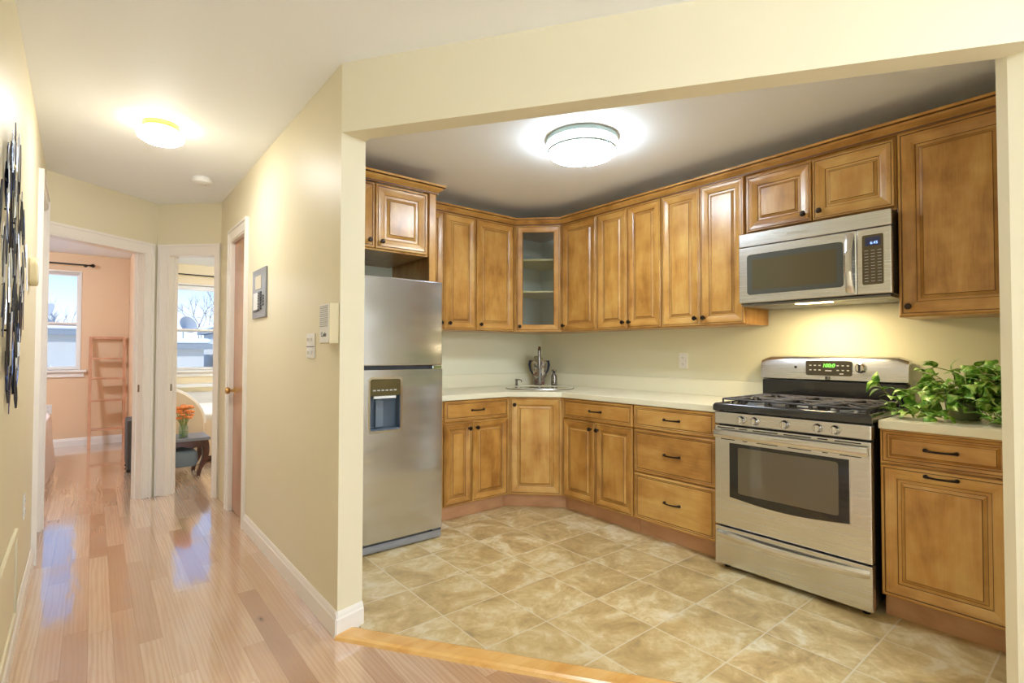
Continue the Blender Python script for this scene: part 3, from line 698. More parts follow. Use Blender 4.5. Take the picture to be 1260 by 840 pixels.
# ------------------------------------------------------------------ refrigerator
FY = 2.92; FX0, FX1 = .962, 1.790; FW = FX1-FX0
fr = thing('refrigerator', 'tall stainless top-freezer refrigerator with ice dispenser', 'refrigerator', (FX0, FY, .008))
MB().box(.006,FW-.006,.075,.80,.03,1.672).box(.04,.10,.1,.75,0,.03).box(FW-.10,FW-.04,.1,.75,0,.03).build('refrigerator_body', M['dgray'], fr, bevel=.004)
def fdoor(name, z0, z1):
    n = 14; rings = []
    rows = []
    mb = MB()
    # gently bowed door front
    pts = [(0,.070)] + [(FW*i/n, .008 - .008*sin(pi*i/n)**.6) for i in range(n+1)] + [(FW,.070)]
    mb.prism([(x,y) for x,y in pts][::-1], z0, z1)
    return mb
fz = fdoor('freezer_door', 1.128, 1.676).build('freezer_door', M['steelf'], fr, bevel=.008, smooth=True)
text_mesh('brand_badge', 'Whirlpool', .026, M['chrome'], fz, (.752,.0008,1.575), italic=.3)
# lower door with a rectangular opening for the dispenser
DX0, DX1, DZ0, DZ1 = .318, .524, .735, 1.052
def bow(x): return .008 - .008*max(0, sin(pi*x/FW))**.6
mb = MB(); n = 14; z0, z1 = .068, 1.104
xs = sorted(set([FW*i/n for i in range(n+1)] + [DX0, DX1]))
zs = [z0, DZ0, DZ1, z1]
for i in range(len(xs)-1):
    for j in range(3):
        if xs[i] >= DX0-1e-6 and xs[i+1] <= DX1+1e-6 and j == 1: continue
        a, b = xs[i], xs[i+1]; mb.add([(a,bow(a),zs[j]),(b,bow(b),zs[j]),(b,bow(b),zs[j+1]),(a,bow(a),zs[j+1])], [(0,1,2,3)])
top = [(x,bow(x),z1) for x in xs]+[(FW,.07,z1),(0,.07,z1)]; mb.add(top, [tuple(range(len(top)))])
bot = [(x,bow(x),z0) for x in xs]+[(FW,.07,z0),(0,.07,z0)]; mb.add(bot, [tuple(range(len(bot)))[::-1]])
mb.add([(0,bow(0),z0),(0,.07,z0),(0,.07,z1),(0,bow(0),z1)],[(0,1,2,3)]); mb.add([(FW,bow(FW),z0),(FW,.07,z0),(FW,.07,z1),(FW,bow(FW),z1)],[(0,1,2,3)])
mb.add([(0,.07,z0),(FW,.07,z0),(FW,.07,z1),(0,.07,z1)],[(0,1,2,3)])
ld = mb.build('refrigerator_door', M['steelf'], fr, smooth=True)
ds = MB()
out, inn = rrect(DX0-.010,DX1+.010,DZ0-.010,DZ1+.010,.022), rrect(DX0+.004,DX1-.004,DZ0+.004,DZ1-.004,.014)
ds.loft([[(x,.001,z) for x,z in out],[(x,-.005,z) for x,z in out],[(x,-.005,z) for x,z in inn],[(x,.002,z) for x,z in inn]], cap=False)
dis = ds.build('dispenser_bezel', M['chrome'], ld, smooth=True)
cm = MB(); a, b, c_, d_ = DX0+.002, DX1-.002, DZ0+.002, DZ1-.002; zc = DZ1-.105
cm.box(a,b,.060,.064,c_,zc); cm.box(a,a+.004,.002,.062,c_,zc); cm.box(b-.004,b,.002,.062,c_,zc); cm.box(a,b,.002,.062,c_,c_+.012)
cm.build('dispenser_cavity', plain('dispenser_slate', lin(84,98,112), .35), ld)
cp = MB().box(a,b,.0005,.062,zc,d_).build('control_panel', plain('dispenser_bronze', lin(84,74,42), .12, .0, .8), ld, bevel=.003)
mb = MB()
for i in range(6): mb.box(a+.022+i*.027, a+.040+i*.027, -.0008, .001, zc+.030, zc+.038)
mb.build('buttons', M['dots'], cp)
MB().box(a+.028,b-.030,-.002,.02,zc-.016,zc-.001).build('light_bar', M['white'], ld, bevel=.002)
MB().box(a+.055,a+.105,.034,.046,c_+.02,zc-.03).box(a+.062,a+.098,.046,.06,c_+.04,zc-.02).build('paddle', plain('paddle_gray', lin(108,120,134), .3), ld, bevel=.003)
MB().box(.0,FW,.012,.08,.008,.052).box(.02,FW*.78,.006,.012,.02,.042).build('base_grille', M['gray'], fr, bevel=.004)
MB().box(FW-.075,FW-.006,.004,.06,1.106,1.126).build('center_hinge', M['chrome'], fr, bevel=.003)
MB().box(FW-.07,FW-.004,.006,.05,.053,.066).build('lower_hinge', M['dgray'], fr, bevel=.003)

# ------------------------------------------------------------------ range (local x runs towards the viewer's right)
RXf = 2.76; RY = 1.556; RW = .766
rg = thing('range', 'stainless gas range with black cooktop and oven window', 'range', (RXf, RY, .008), R90)
MB().box(.004,RW-.004,.045,.655,.045,.885).build('range_body', M['black'], rg, bevel=.003)
for sx, yy in ((.03,.06),(RW-.06,.06),(.03,.6),(RW-.06,.6)):
    MB().lathe([(.016,0),(.018,.006),(.010,.012),(.010,.046)],12,(sx+.015,yy,0)).build('foot', M['black'], rg, smooth=True)
# storage drawer
mb = MB().box(.002,RW-.002,0,.045,.030,.238); dr = mb.build('storage_drawer', M['steel'], rg, bevel=.004)
def bowbar(z, h, y0, amp, x0, x1, th=.012, n=18, sag=0.0):
    mb = MB(); rings = []
    for i in range(n+1):
        a = i/n; x = x0+(x1-x0)*a; y = y0-amp*sin(pi*a)**.55 if 0 < a < 1 else y0; zz = z - sag*sin(pi*a)
        rings.append([(x,y,zz-h/2),(x,y-.004,zz-h/2+.006),(x,y-.006,zz),(x,y-.004,zz+h/2-.006),(x,y,zz+h/2),(x,y+th,zz+h/2),(x,y+th,zz-h/2)])
    return mb.loft(rings)
bowbar(.200,.040,.002,.030,.012,RW-.012,sag=.012).build('drawer_handle', M['steelb'], dr, smooth=True)
# oven door with curved-bottom black glass frame
od = MB().box(.002,RW-.002,0,.045,.247,.803).build('oven_door', M['steel'], rg, bevel=.004)
gx0, gx1, gz0, gz1 = .090, .676, .412, .712
def curved(i, sag=.022, n=16):
    pts = [(gx0+i+(gx1-gx0-2*i)*k/n, gz0+i - sag*sin(pi*k/n)) for k in range(n+1)] + [(gx1-i, gz1-i),(gx0+i, gz1-i)]
    return pts
mb = MB(); o_ = curved(-.003); i_ = curved(0)
mb.loft([[(x,.0005,z) for x,z in o_],[(x,-.003,z) for x,z in o_],[(x,-.003,z) for x,z in i_],[(x,-.001,z) for x,z in i_]], cap=False); mb.build('window_trim', M['steelb'], od)
mb = MB(); mb.prism_xz(curved(0), -.0015, .01); fg = mb.build('window_frame', M['blackg'], od)
ow = rrect(.138,.630,.438,.692,.012)
mb = MB(); mb.prism_xz(ow, -.0022, .004, 0); mb.build('oven_window', M['winglass'], od)
# broad flat handle: steel band standing proud, with vent slots above and below
bowbar(.768-.008,.043,-.024,.012,.010,RW-.010,.006,sag=0).build('oven_handle', M['steelb'], od, smooth=True)
for a, l_ in ((.02,.10),(.145,.045),(.22,.13),(.38,.13),(.54,.045),(.615,.11)):
    MB().box(a,a+l_,-.0006,.01,.7905,.7955).build('vent_slot', M['black'], od); MB().box(a+.02,a+l_,-.0006,.01,.727,.731).build('vent_slot', M['black'], od)
# endcaps of the handle
for xx in (.008, RW-.020): MB().box(xx,xx+.012,-.024,.002,.742,.780).build('handle_mount', M['steelb'], od, bevel=.003)
# control panel
cp = MB().prism_xz([(.0,.812),(RW,.812),(RW,.880),(.0,.880)], .0, .05).build('control_panel', M['steel'], rg, bevel=.006)
for kx in (.160,.234,.388,.543,.619):
    kb = MB().lathe([(.0225,0),(.0225,.006),(.019,.010),(.018,.024),(.015,.028),(0,.0285)],22,(kx,0,.845),'y').build('burner_knob', M['steelb'], cp, smooth=True)
    MB().box(kx-.0045,kx+.0045,-.034,-.026,.828,.862).build('grip', M['chrome'], kb, bevel=.002)
# cooktop
tp = MB(); tp.loft([[(x,y,z) for x,y in ((-.004+i,-.006+i),(RW+.004-i,-.006+i),(RW+.004-i,.60-i*.2),(-.004+i,.60-i*.2))] for i,z in ((.004,.886),(0,.890),(0,.915),(.004,.924),(.012,.929),(.022,.929),(.030,.918),(.034,.912))])
ck = tp.build('cooktop', plain('black_enamel', (.014,.014,.015), .12, 0, .7, .4), rg, smooth=True)
# burners
for bx, by, br in ((.17,.15,.045),(.17,.43,.035),(.383,.29,.04),(.60,.15,.05),(.60,.43,.035)):
    b_ = MB().lathe([(br*1.25,0),(br*1.25,.006),(br,.010),(br,.018),(br*.7,.022),(0,.023)],24,(bx,by,.912)).build('burner', M['gray'], ck, smooth=True)
    MB().lathe([(br*.85,.0225),(br*.85,.028),(br*.6,.031),(0,.031)],24,(bx,by,.912)).build('burner_cap', M['iron'], b_, smooth=True)
def grate(x0, x1, fingers):
    mb = MB(); y0, y1, z = .045, .565, .950; r = .0055
    def bar(p, q_): mb.tube([p, q_], r, 6)
    cs = [(x0,y0),(x1,y0),(x1,y1),(x0,y1)]
    for i in range(4): a, b = cs[i], cs[(i+1)%4]; bar((*a,z),(*b,z))
    for x, y in cs+[((x0+x1)/2,y0),((x0+x1)/2,y1),(x0,(y0+y1)/2),(x1,(y0+y1)/2)]: bar((x,y,z),(x,y,.913))
    bar((x0,(y0+y1)/2,z),(x1,(y0+y1)/2,z))
    for cy in ((y0*3+y1)/4, (y0+3*y1)/4):
        cx = (x0+x1)/2
        for k in range(fingers):
            a = 2*pi*k/fingers + pi/fingers*(fingers == 4); ex, ey = cos(a), sin(a)
            tx = (x1-cx)/abs(ex) if abs(ex) > 1e-3 else 9; ty = ((y1-y0)/4)/abs(ey) if abs(ey) > 1e-3 else 9; L_ = min(tx, ty)
            bar((cx+ex*.028, cy+ey*.028, z+.004), (cx+ex*L_, cy+ey*L_, z))
    for k in range(7):
        yy = y0+(y1-y0)*(k+.5)/7
        bar((x0,yy,z),(x0+.035,yy,z+.003)); bar((x1,yy,z),(x1-.035,yy,z+.003))
    return mb.build('grate', M['iron'], rg, smooth=True)
grate(.03,.268,6); grate(.278,.488,4); grate(.498,RW-.03,6)
# backguard
bgd = MB()
bgd.box(.004,RW-.004,.585,.655,.906,1.045)
bgd.build('backguard_base', plain('black_gloss', (.012,.012,.013), .1, 0, .7), rg, bevel=.004)
hx = []
prof = [(.592,1.048),(.580,1.055),(.588,1.165),(.600,1.183),(.618,1.190),(.660,1.190),(.660,1.048)]
mb = MB()
n = 16; rings = []
for i in range(n+1):
    a = i/n; x = -.004+(RW+.008)*a; e_ = min(a, 1-a); rr = .018*max(0, 1-e_/.025)**2 if e_ < .025 else 0
    arch = .006*sin(pi*a) - rr
    rings.append([(x, y, z+(arch if z > 1.1 else -.010*sin(pi*a)*0)) for y, z in prof])
pc = mb.loft(rings).build('backguard', M['steel'], rg, smooth=True)
# the backguard face leans slightly; display and knob on it
def on(z): return .580 + .008*(z-1.055)/.11
dsp = MB(); y_ = on(1.13)
dsp.prism_xz(rrect(.266,.510,1.080,1.166,.012), y_-.006, y_+.004)
dp = dsp.build('display_panel', plain('display_brown', (.035,.03,.02), .12, 0, .7), pc)
text_mesh('clock_digits', '100:0', .030, M['lcdg'], dp, (.389,y_-.0066,1.138), ext=.0004, italic=.2)
kys = [(x, zz, .012) for x in (.286,.311,.336,.432,.458,.484) for zz in (1.139,1.112)]+[(.372,1.109,.034),(.447,1.092,.020)]
for x, zz, l_ in kys: MB().box(x,x+l_,y_-.0068,y_-.005,zz-.003,zz+.003).build('key', M['dots'], dp)
lg = MB().box(.372,.397,.5765,.586,1.056,1.076).build('brand_badge', M['black'], pc)
mb = MB()
for i in range(3): mb.add([(.374,y_-.0092,1.058+i*.007),(.386,y_-.0092,1.059+i*.007),(.386,y_-.0092,1.061+i*.007),(.374,y_-.0092,1.056+i*.007)],[(0,1,2,3)]); mb.add([(.384,y_-.0092,1.056+i*.007),(.395,y_-.0092,1.060+i*.007),(.395,y_-.0092,1.062+i*.007),(.384,y_-.0092,1.058+i*.007)],[(0,1,2,3)])
mb.build('badge_mark', M['chrome'], lg)
MB().box(.200,.212,y_-.004,y_+.006,1.120,1.134).build('indicator', M['black'], pc)
kb = MB().lathe([(.029,0),(.029,.005),(.024,.008),(.023,.022),(.019,.026),(0,.0265)],24,(.552,y_,1.128),'y').build('timer_knob', M['steelb'], pc, smooth=True)
MB().box(.547,.557,y_-.032,y_-.024,1.108,1.148).build('grip', M['black'], kb, bevel=.002)

# ------------------------------------------------------------------ microwave
MX = 3.04; MY = 1.547; MWd = .772
mw = thing('microwave', 'stainless over-the-range microwave with dark window and curved handle', 'microwave', (MX, MY, 1.50), R90)
MB().box(.0,MWd,.022,.392,.014,.434).build('microwave_body', M['black'], mw, bevel=.003)
MB().box(.0,MWd,.0,.022,.356,.436).build('top_vent_panel', M['steel'], mw, bevel=.004)
text_mesh('brand_badge', 'Whirlpool', .026, M['chrome'], mw, (.33,-.0005,.396), italic=.3)
md = MB().box(.0,.622,-.004,.021,.018,.352).build('microwave_door', M['steel'], mw, bevel=.005)
mb = MB(); mb.prism_xz(rrect(.052,.562,.066,.305,.018), -.006, .004); wf = mb.build('window_frame', plain('gray_window_frame', lin(78,80,76), .18, .0, .6), md)
mb = MB(); mb.prism_xz(rrect(.082,.530,.092,.272,.006), -.0068, .0); mb.build('microwave_window', plain('dark_mesh_window', lin(92,84,62), .12, .2, .6), wf)
# curved vertical handle
rings = []
for i in range(17):
    a = i/16; z = .03+.31*a; y = -.008-.034*sin(pi*a)**.7; w_ = .021-.004*sin(pi*a)
    x = .592 - .006*sin(2*pi*a)*0
    rings.append([(x-w_,y+.004,z),(x-w_*.5,y-.003,z),(x+w_*.5,y-.003,z),(x+w_,y+.004,z),(x+w_,y+.010,z),(x-w_,y+.010,z)])
MB().loft(rings).build('door_handle', M['steelh'], md, smooth=True)
cpn = MB().box(.6225,MWd,-.004,.021,.018,.352).build('control_panel', M['steel'], mw, bevel=.005)
mb = MB(); mb.prism_xz(rrect(.648,.740,.066,.318,.008), -.0058, .0); kp = mb.build('keypad', plain('keypad_bronze', lin(92,80,58), .2, .2), cpn)
mb = MB(); o1 = rrect(.645,.743,.063,.321,.010); i1 = rrect(.648,.740,.066,.318,.008)
mb.loft([[(x,-.0035,z) for x,z in o1],[(x,-.0065,z) for x,z in o1],[(x,-.0065,z) for x,z in i1],[(x,-.0055,z) for x,z in i1]], cap=False); mb.build('keypad_border', M['chrome'], cpn)
sc_ = MB().box(.662,.728,-.0064,-.0056,.262,.306).build('display_screen', M['lcdbg'], kp)
text_mesh('clock_digits', '6:45', .020, M['lcd'], sc_, (.700,-.0069,.276), ext=.0003)
mb = MB()
for i in range(11):
    for x in (.658,.686,.714): mb.box(x,x+.017,-.0064,-.0056,.082+i*.0155,.0845+i*.0155)
mb.build('key_legends', M['dots'], kp)
# underside: vents and lamp
un = MB().box(.01,MWd-.01,.012,.385,.0,.0138).build('underside', plain('underside_gray', (.20,.19,.17), .35, .4), mw, bevel=.003)
for xx in (.06, .52): MB().box(xx,xx+.2,.10,.30,-.0015,.0).build('grease_filter', M['gray'], un)
MB().box(.30,.48,.05,.10,-.002,.0).build('task_lamp', plain('task_lamp_lens', (.9,.85,.7), .4, emis=(1,.8,.45), es=14.0), un)
la = light('microwave_task_light', 'AREA', (.39,.12,-.006), 5.0, (1.0,.78,.45), .20, .06); la.parent = mw

# ------------------------------------------------------------------ ceiling lamps
kl_ = thing('ceiling_lamp', 'round drum ceiling lamp with white metal rings over the kitchen', 'ceiling lamp', (2.235, 2.09, ZC))
ringm = plain('lamp_ring_gray', lin(176,190,184), .3, .4)
MB().lathe([(.205,0),(.212,-.004),(.212,-.028),(.204,-.032),(.19,-.032)],48).build('ceiling_plate', ringm, kl_, smooth=True)
MB().lathe([(.192,-.026),(.195,-.035),(.195,-.085),(.188,-.098)],48).lathe([(.188,-.0985),(.15,-.112),(.09,-.121),(0,-.124)],48,m=1).build('lamp_shade', [M['shade'], M['shade_bowl']], kl_, smooth=True)
mb = MB(); 
def circ(r, z, n=48): return [(r*cos(2*pi*i/n), r*sin(2*pi*i/n), z) for i in range(n+1)]
rr = [[(r*cos(2*pi*i/48), r*sin(2*pi*i/48), z) for i in range(48)] for r, z in ((.200,-.072),(.206,-.072),(.206,-.086),(.200,-.086),(.200,-.072))]
mb.loft(rr, cap=False)
for k in range(6):
    a = 2*pi*k/6+.2; mb.tube([(.206*cos(a),.206*sin(a),-.03),(.206*cos(a),.206*sin(a),-.074)],.0025,6)
mb.build('trim_ring', ringm, kl_, smooth=True)
mb = MB()
for k in range(3):
    a = 2*pi*k/3+.5; b = a+2.45
    p0, p1 = Vector((.203*cos(a),.203*sin(a))), Vector((.203*cos(b),.203*sin(b)))
    pts = []
    for i in range(13):
        t_ = i/12; p = p0.lerp(p1, t_); r = min(p.length, .2); zz = -.131 + .045*(r/.2)**3
        pts.append((p.x, p.y, zz))
    mb.tube(pts, .0042, 6)
mb.build('wire_cage', plain('wire_gray', lin(120,122,116), .5, .2), kl_, smooth=True)
hl = thing('ceiling_lamp', 'small glowing mushroom-shaped ceiling lamp in the hallway', 'ceiling lamp', (.275, 3.45, ZC))
MB().lathe([(.088,0),(.09,-.004),(.088,-.026),(.084,-.030),(.06,-.030)],36).build('ceiling_plate', M['brass'], hl, smooth=True)
MB().lathe([(.082,-.022),(.085,-.036),(.108,-.046),(.114,-.062),(.108,-.080)],36).lathe([(.108,-.0803),(.085,-.096),(.045,-.106),(0,-.108)],36,m=1).build('lamp_shade', [M['shadew'], M['shadew_bowl']], hl, smooth=True)
sd = thing('smoke_detector', 'round white smoke detector on the hallway ceiling', 'smoke detector', (.60, 4.33, ZC))
MB().lathe([(.062,0),(.064,-.006),(.060,-.014),(.066,-.017),(.062,-.036),(.045,-.044),(0,-.045)],28).build('detector_housing', M['white'], sd, smooth=True)
MB().lathe([(.004,-.0445),(.004,-.048),(0,-.0485)],10,(.02,0,0)).build('indicator', M['gray'], sd)
# added ceiling lamps, out of view, put in to brighten the two far rooms
for (x, y, en, lab) in ((-1.2,6.9,75,'added out-of-view lamp brightening the peach room'),(2.1,6.9,75,'added out-of-view lamp brightening the beige bedroom')):
    b_ = thing('ceiling_lamp', lab, 'ceiling lamp', (x, y, ZC))
    MB().lathe([(.12,0),(.13,-.02),(.15,-.03),(.14,-.07),(.08,-.10),(0,-.11)],24).build('lamp_shade', M['added_glow'], b_, smooth=True)
# added unseen lamp behind the camera, brightening the foreground
b_ = thing('ceiling_lamp', 'added unseen lamp brightening the living room side', 'ceiling lamp', (1.0, -1.6, ZC))
MB().lathe([(.14,0),(.15,-.02),(.17,-.03),(.16,-.08),(.09,-.11),(0,-.12)],24).build('lamp_shade', M['added_glow'], b_, smooth=True)

# ------------------------------------------------------------------ wall fittings
def outlet(label, loc, rz, name='wall_outlet', cat='outlet', w=.07, h=.115):
    t = thing(name, label, cat, loc, rz)
    MB().box(-w/2,w/2,-.005,.0,-h/2,h/2).build('cover_plate', M['white'], t, bevel=.002)
    for s in (-1,1):
        r = MB().prism_xz(rrect(-.016,.016,s*.024-.014,s*.024+.014,.010), -.0075, -.004).build('receptacle', M['white'], t)
        MB().box(-.007,-.005,-.0079,-.0070,s*.024-.004,s*.024+.006).box(.005,.007,-.0079,-.0070,s*.024-.004,s*.024+.006).box(-.002,.002,-.0079,-.007,s*.024-.010,s*.024-.006).build('slots', M['dgray'], r)
    return t
outlet('white outlet on the kitchen wall above the counter', (XW-.0005, 2.183, 1.160), R90)
outlet('white outlet low on the peach wall beside the bed', (-.435, YF-.0005, .49), 0, w=.075, h=.115)
outlet('cream outlet low on the left hallway wall', (LW(3.42)+.0005, 3.42, .475), pi/2+.0149)
sw = thing('light_switch', 'white two-toggle switch plate below the door chime', 'light switch', (XH-.0005, 2.573, 1.246), R90)
MB().box(-.058,.058,-.006,0,-.055,.064).build('cover_plate', M['white'], sw, bevel=.002)
MB().box(-.057,.057,-.0068,-.0055,-.002,.002).build('seam', M['dgray'], sw)
for s in (-1,1):
    for zz in (-.028,.034): MB().box(s*.023-.004,s*.023+.004,-.016,-.005,zz-.006,zz+.008).build('toggle', M['white'], sw, bevel=.0015)
ch = thing('door_chime', 'beige louvered door chime box at the wall corner', 'door chime', (XH-.0005, 2.335, 1.257), R90)
MB().box(0,.122,-.042,0,0,.178).build('chime_housing', M['beige'], ch, bevel=.003)
MB().box(.006,.116,-.0445,-.041,.004,.174).build('front_cover', M['white'], ch, bevel=.002)
mb = MB()
for i in range(11): mb.box(.012,.11,-.0460,-.044,.076+i*.0088,.0782+i*.0088)
mb.build('louvers', M['gray'], ch)
text_mesh('lettering', 'Code', .030, M['dgray'], ch, (.06,-.0447,.040))
ep = thing('electrical_panel', 'grey metal electrical panel with a breaker opening on the hall wall', 'electrical panel', (XH-.0005, 3.745, 1.438), R90)
pw, ph = .335, .315
MB().box(0,pw,-.012,0,0,ph).build('panel_cover', M['gray'], ep, bevel=.003)
MB().box(.085,.235,-.0145,-.012,.185,.270).build('label_card', plain('cream_card', lin(206,196,172), .6), ep)
MB().box(.04,.165,-.0155,-.012,.055,.165).build('blank_plate', M['white'], ep, bevel=.002)
for i in range(7): MB().box(.17,.245,-.020,-.012,.050+i*.017,.063+i*.017).build('breaker', M['dgray'], ep, bevel=.001)
for i in range(4): MB().box(.258,.30,-.018,-.012,.072+i*.018,.085+i*.018).build('breaker', M['dgray'], ep, bevel=.001)
MB().box(.05,.17,-.018,-.012,.043,.050).build('latch', M['dgray'], ep)
th = thing('thermostat', 'oval cream door chime on the left hallway wall', 'chime', (LW(3.47), 3.47, 1.62), pi/2+.0149)
MB().prism_xz(rrect(-.055,.055,-.075,.065,.045,7), -.032, -.0005).build('housing', M['beige'], th, bevel=.006, smooth=True)
MB().prism_xz(rrect(-.042,.042,-.060,.050,.035,7), -.036, -.031).build('front_cover', M['white'], th, bevel=.002, smooth=True)
ap = thing('access_panel', 'low painted access panel with raised frame on the left wall', 'access panel', (LW(1.9), 1.9, .06), pi/2+.0149)
mb = MB(); L_ = 1.10; mb.box(0,.03,-.012,-.0005,.05,.42); mb.box(L_-.03,L_,-.012,-.0005,.05,.42); mb.box(.03,L_-.03,-.012,-.0005,.39,.42); mb.box(.03,L_-.03,-.012,-.0005,.05,.08)
mb.build('panel_frame', M['wall'], ap, bevel=.003); MB().box(.03,L_-.03,-.005,-.0005,.08,.39).build('panel_face', M['wall'], ap)

# wall sculpture: welded metal slats in a tall diamond
ws = thing('wall_sculpture', 'tall wall sculpture of overlapping dark blue and silver metal slats', 'wall art', (LW(2.72), 2.72, 1.04), pi/2+.0149)
rs = random.Random(11)
for i in range(100):
    z = ((i+.5)/100)*.86 + .03 + rs.uniform(-.02,.02); t_ = z/.92
    hw = .52*min(1, .10+1.5*t_)*min(1, .12+2.0*(1.0-t_))
    x = -.27 + .16*(1-t_) + hw*(2*((i*.618034) % 1)-1) + rs.uniform(-.03,.03); a = rs.gauss(.0,.17); L_ = rs.uniform(.10,.19); w_ = rs.uniform(.005,.010); y = -rs.uniform(.006,.026); tw = rs.uniform(-.45,.45)
    c_ = Vector((x,y,z)); ax = Vector((sin(a),rs.uniform(-.03,.03),cos(a))); sd_ = Vector((cos(a)*cos(tw), sin(tw), -sin(a)*cos(tw)))*w_; nn = ax.cross(sd_).normalized()*.0012
    ks = [(-.5,.45),(-.2,1),(.2,1),(.5,.35)]
    fr_ = [c_+ax*L_*k-sd_*w+nn for k,w in ks]+[c_+ax*L_*k+sd_*w+nn for k,w in ks[::-1]]; bk_ = [p-nn*2 for p in fr_]
    silver = rs.random() < .38
    o = MB().add(fr_+bk_, [tuple(range(8)), tuple(range(15,7,-1))]+[(j,(j+1)%8,8+(j+1)%8,8+j) for j in range(8)]).build('slat', M['bladel'] if silver else M['blade'], ws)
    if silver: o['label'] = 'silver slat'
    if i % 3 == 0: MB().tube([(x-.045,y-.001,z+.01),(x+.045,y+.002,z+.01)],.0018,5).build('wire_rod', M['bronze'], ws)
for s_, w_ in ((-.36,.78),(-.12,.90)):
    MB().tube([(s_,-.014,.10),(s_+.02,-.016,w_)],.003,6).build('support_rod', M['bronze'], ws)
    for zz in (.25,.65): MB().tube([(s_+.005,-.016,zz),(s_+.005,-.0005,zz)],.004,6).build('wall_standoff', M['bronze'], ws)

# ------------------------------------------------------------------ pothos plant
pl = thing('potted_plant', 'trailing pothos with variegated green leaves on the right counter', 'plant', (3.14, .53, .9145))
MB().lathe([(.055,0),(.06,.004),(.072,.09),(.076,.115),(.070,.115),(.064,.10),(0,.098)],28).build('pot', plain('mossy_pot', lin(130,140,104), .6), pl, smooth=True)
rl = random.Random(5); lf = MB(); st = MB()
def leaf(p, d, up, L_, roll):
    d = d.normalized(); s_ = d.cross(up); s_ = s_.normalized() if s_.length > 1e-4 else Vector((1,0,0)); n_ = s_.cross(d)
    s_, n_ = s_*cos(roll)+n_*sin(roll), n_*cos(roll)-s_*sin(roll)
    prof = [(0,.10),(.07,.30),(.22,.40),(.42,.37),(.62,.26),(.82,.12),(1.0,0)]
    vs_ = []; fs_ = []
    for t_, w_ in prof:
        c_ = p + d*L_*t_ + n_*L_*(.16*sin(pi*t_) - .22*t_*t_)
        vs_ += [c_ - s_*L_*w_ - n_*(-.10)*L_*w_, c_, c_ + s_*L_*w_ + n_*.10*L_*w_]
    vs_[0] = vs_[0] - d*L_*.06; vs_[2] = vs_[2] - d*L_*.06
    for k in range(len(prof)-1):
        b = k*3; fs_ += [(b,b+1,b+4,b+3),(b+1,b+2,b+5,b+4)]
    lf.add(vs_, fs_)
XMAX = 3.40-3.14; 
def clampv(v):
    v.x = min(max(v.x, -.27), XMAX-.02); v.y = min(max(v.y, -.21), .35); v.z = max(v.z, .012); return v
for k in range(36):
    a = rl.uniform(0, 2*pi); rch = rl.uniform(.10,.24); hh = rl.uniform(.10,.24)
    p0 = Vector((.03*cos(a), .03*sin(a), .10)); tip = Vector((rch*cos(a), rch*1.15*sin(a), hh - rch*.75 + .01))
    pts = []
    for i in range(9):
        t_ = i/8; p = p0.lerp(tip, t_); p.z = p0.z + (tip.z-p0.z)*t_ + .13*hh/.2*sin(pi*t_*.85)*.7; pts.append(clampv(p))
    st.tube(pts, .0022, 5)
    for i in range(2, 9):
        if rl.random() < .82:
            dd = Vector((rl.gauss(0,.5)+cos(a)*.5, rl.gauss(0,.5)+sin(a)*.5, rl.gauss(.05,.35))); q_ = pts[i]
            L_ = rl.uniform(.045,.082)
            e_ = clampv(q_ + dd.normalized()*.025); st.tube([q_, e_], .0015, 4)
            tip_ = e_ + dd.normalized()*L_
            if tip_.x > XMAX: dd.x = -abs(dd.x)
            if tip_.y < -.22: dd.y = abs(dd.y)
            if tip_.z < .012: dd.z = abs(dd.z)*.3+.02
            leaf(e_, dd, Vector((0,0,1)), L_, rl.gauss(0,.4))
# long vine reaching over the range, lying on the counter
vines = [[(0,.05,.14),(-.06,.14,.13),(-.10,.20,.10),(-.11,.25,.09),(-.10,.29,.125),(-.09,.315,.16)],
         [(0,.03,.13),(-.1,.06,.10),(-.18,.10,.05),(-.2,.2,.02),(-.16,.24,.03)],
         [(0,-.02,.13),(-.12,-.06,.09),(-.2,-.10,.03),(-.23,-.16,.015)],
         [(.02,.06,.12),(.06,.15,.16),(.03,.23,.12),(-.02,.26,.05)],
         [(-.02,.0,.14),(-.10,.02,.13),(-.16,.01,.07),(-.2,.03,.03),(-.22,.08,.02)],
         [(-.02,-.05,.14),(-.10,-.08,.15),(-.18,-.12,.10),(-.22,-.18,.06)],
         [(-.02,.05,.14),(-.08,.10,.12),(-.14,.14,.06),(-.20,.15,.025)],
         [(.0,-.05,.15),(-.04,-.12,.19),(-.10,-.17,.17),(-.14,-.19,.10)],
         [(.0,.0,.15),(.0,.04,.22),(-.02,.10,.24),(-.05,.14,.22)]]
for v_ in vines:
    st.tube(v_, .0025, 6)
    for i in range(1, len(v_)):
        for _ in range(3):
            q_ = Vector(v_[i]); dd = Vector((rl.gauss(-.3,.5), rl.gauss(.2,.5), rl.gauss(.15,.25)))
            if i == len(v_)-1 and v_[-1][1] > .3: dd = Vector((.0,.1,1.0)) if _ == 0 else Vector((-.2,.4,-.35))
            leaf(clampv(q_), dd, Vector((0,0,1)) if abs(dd.z) < .8 else Vector((-1,0,0)), rl.uniform(.05,.07), rl.gauss(0,.4))
fo = lf.build('foliage', M['leaf'], pl, smooth=True, weld=False); st.build('stems', M['stem'], pl, smooth=True)
md_ = fo.modifiers.new('thickness', 'SOLIDIFY'); md_.thickness = .0008

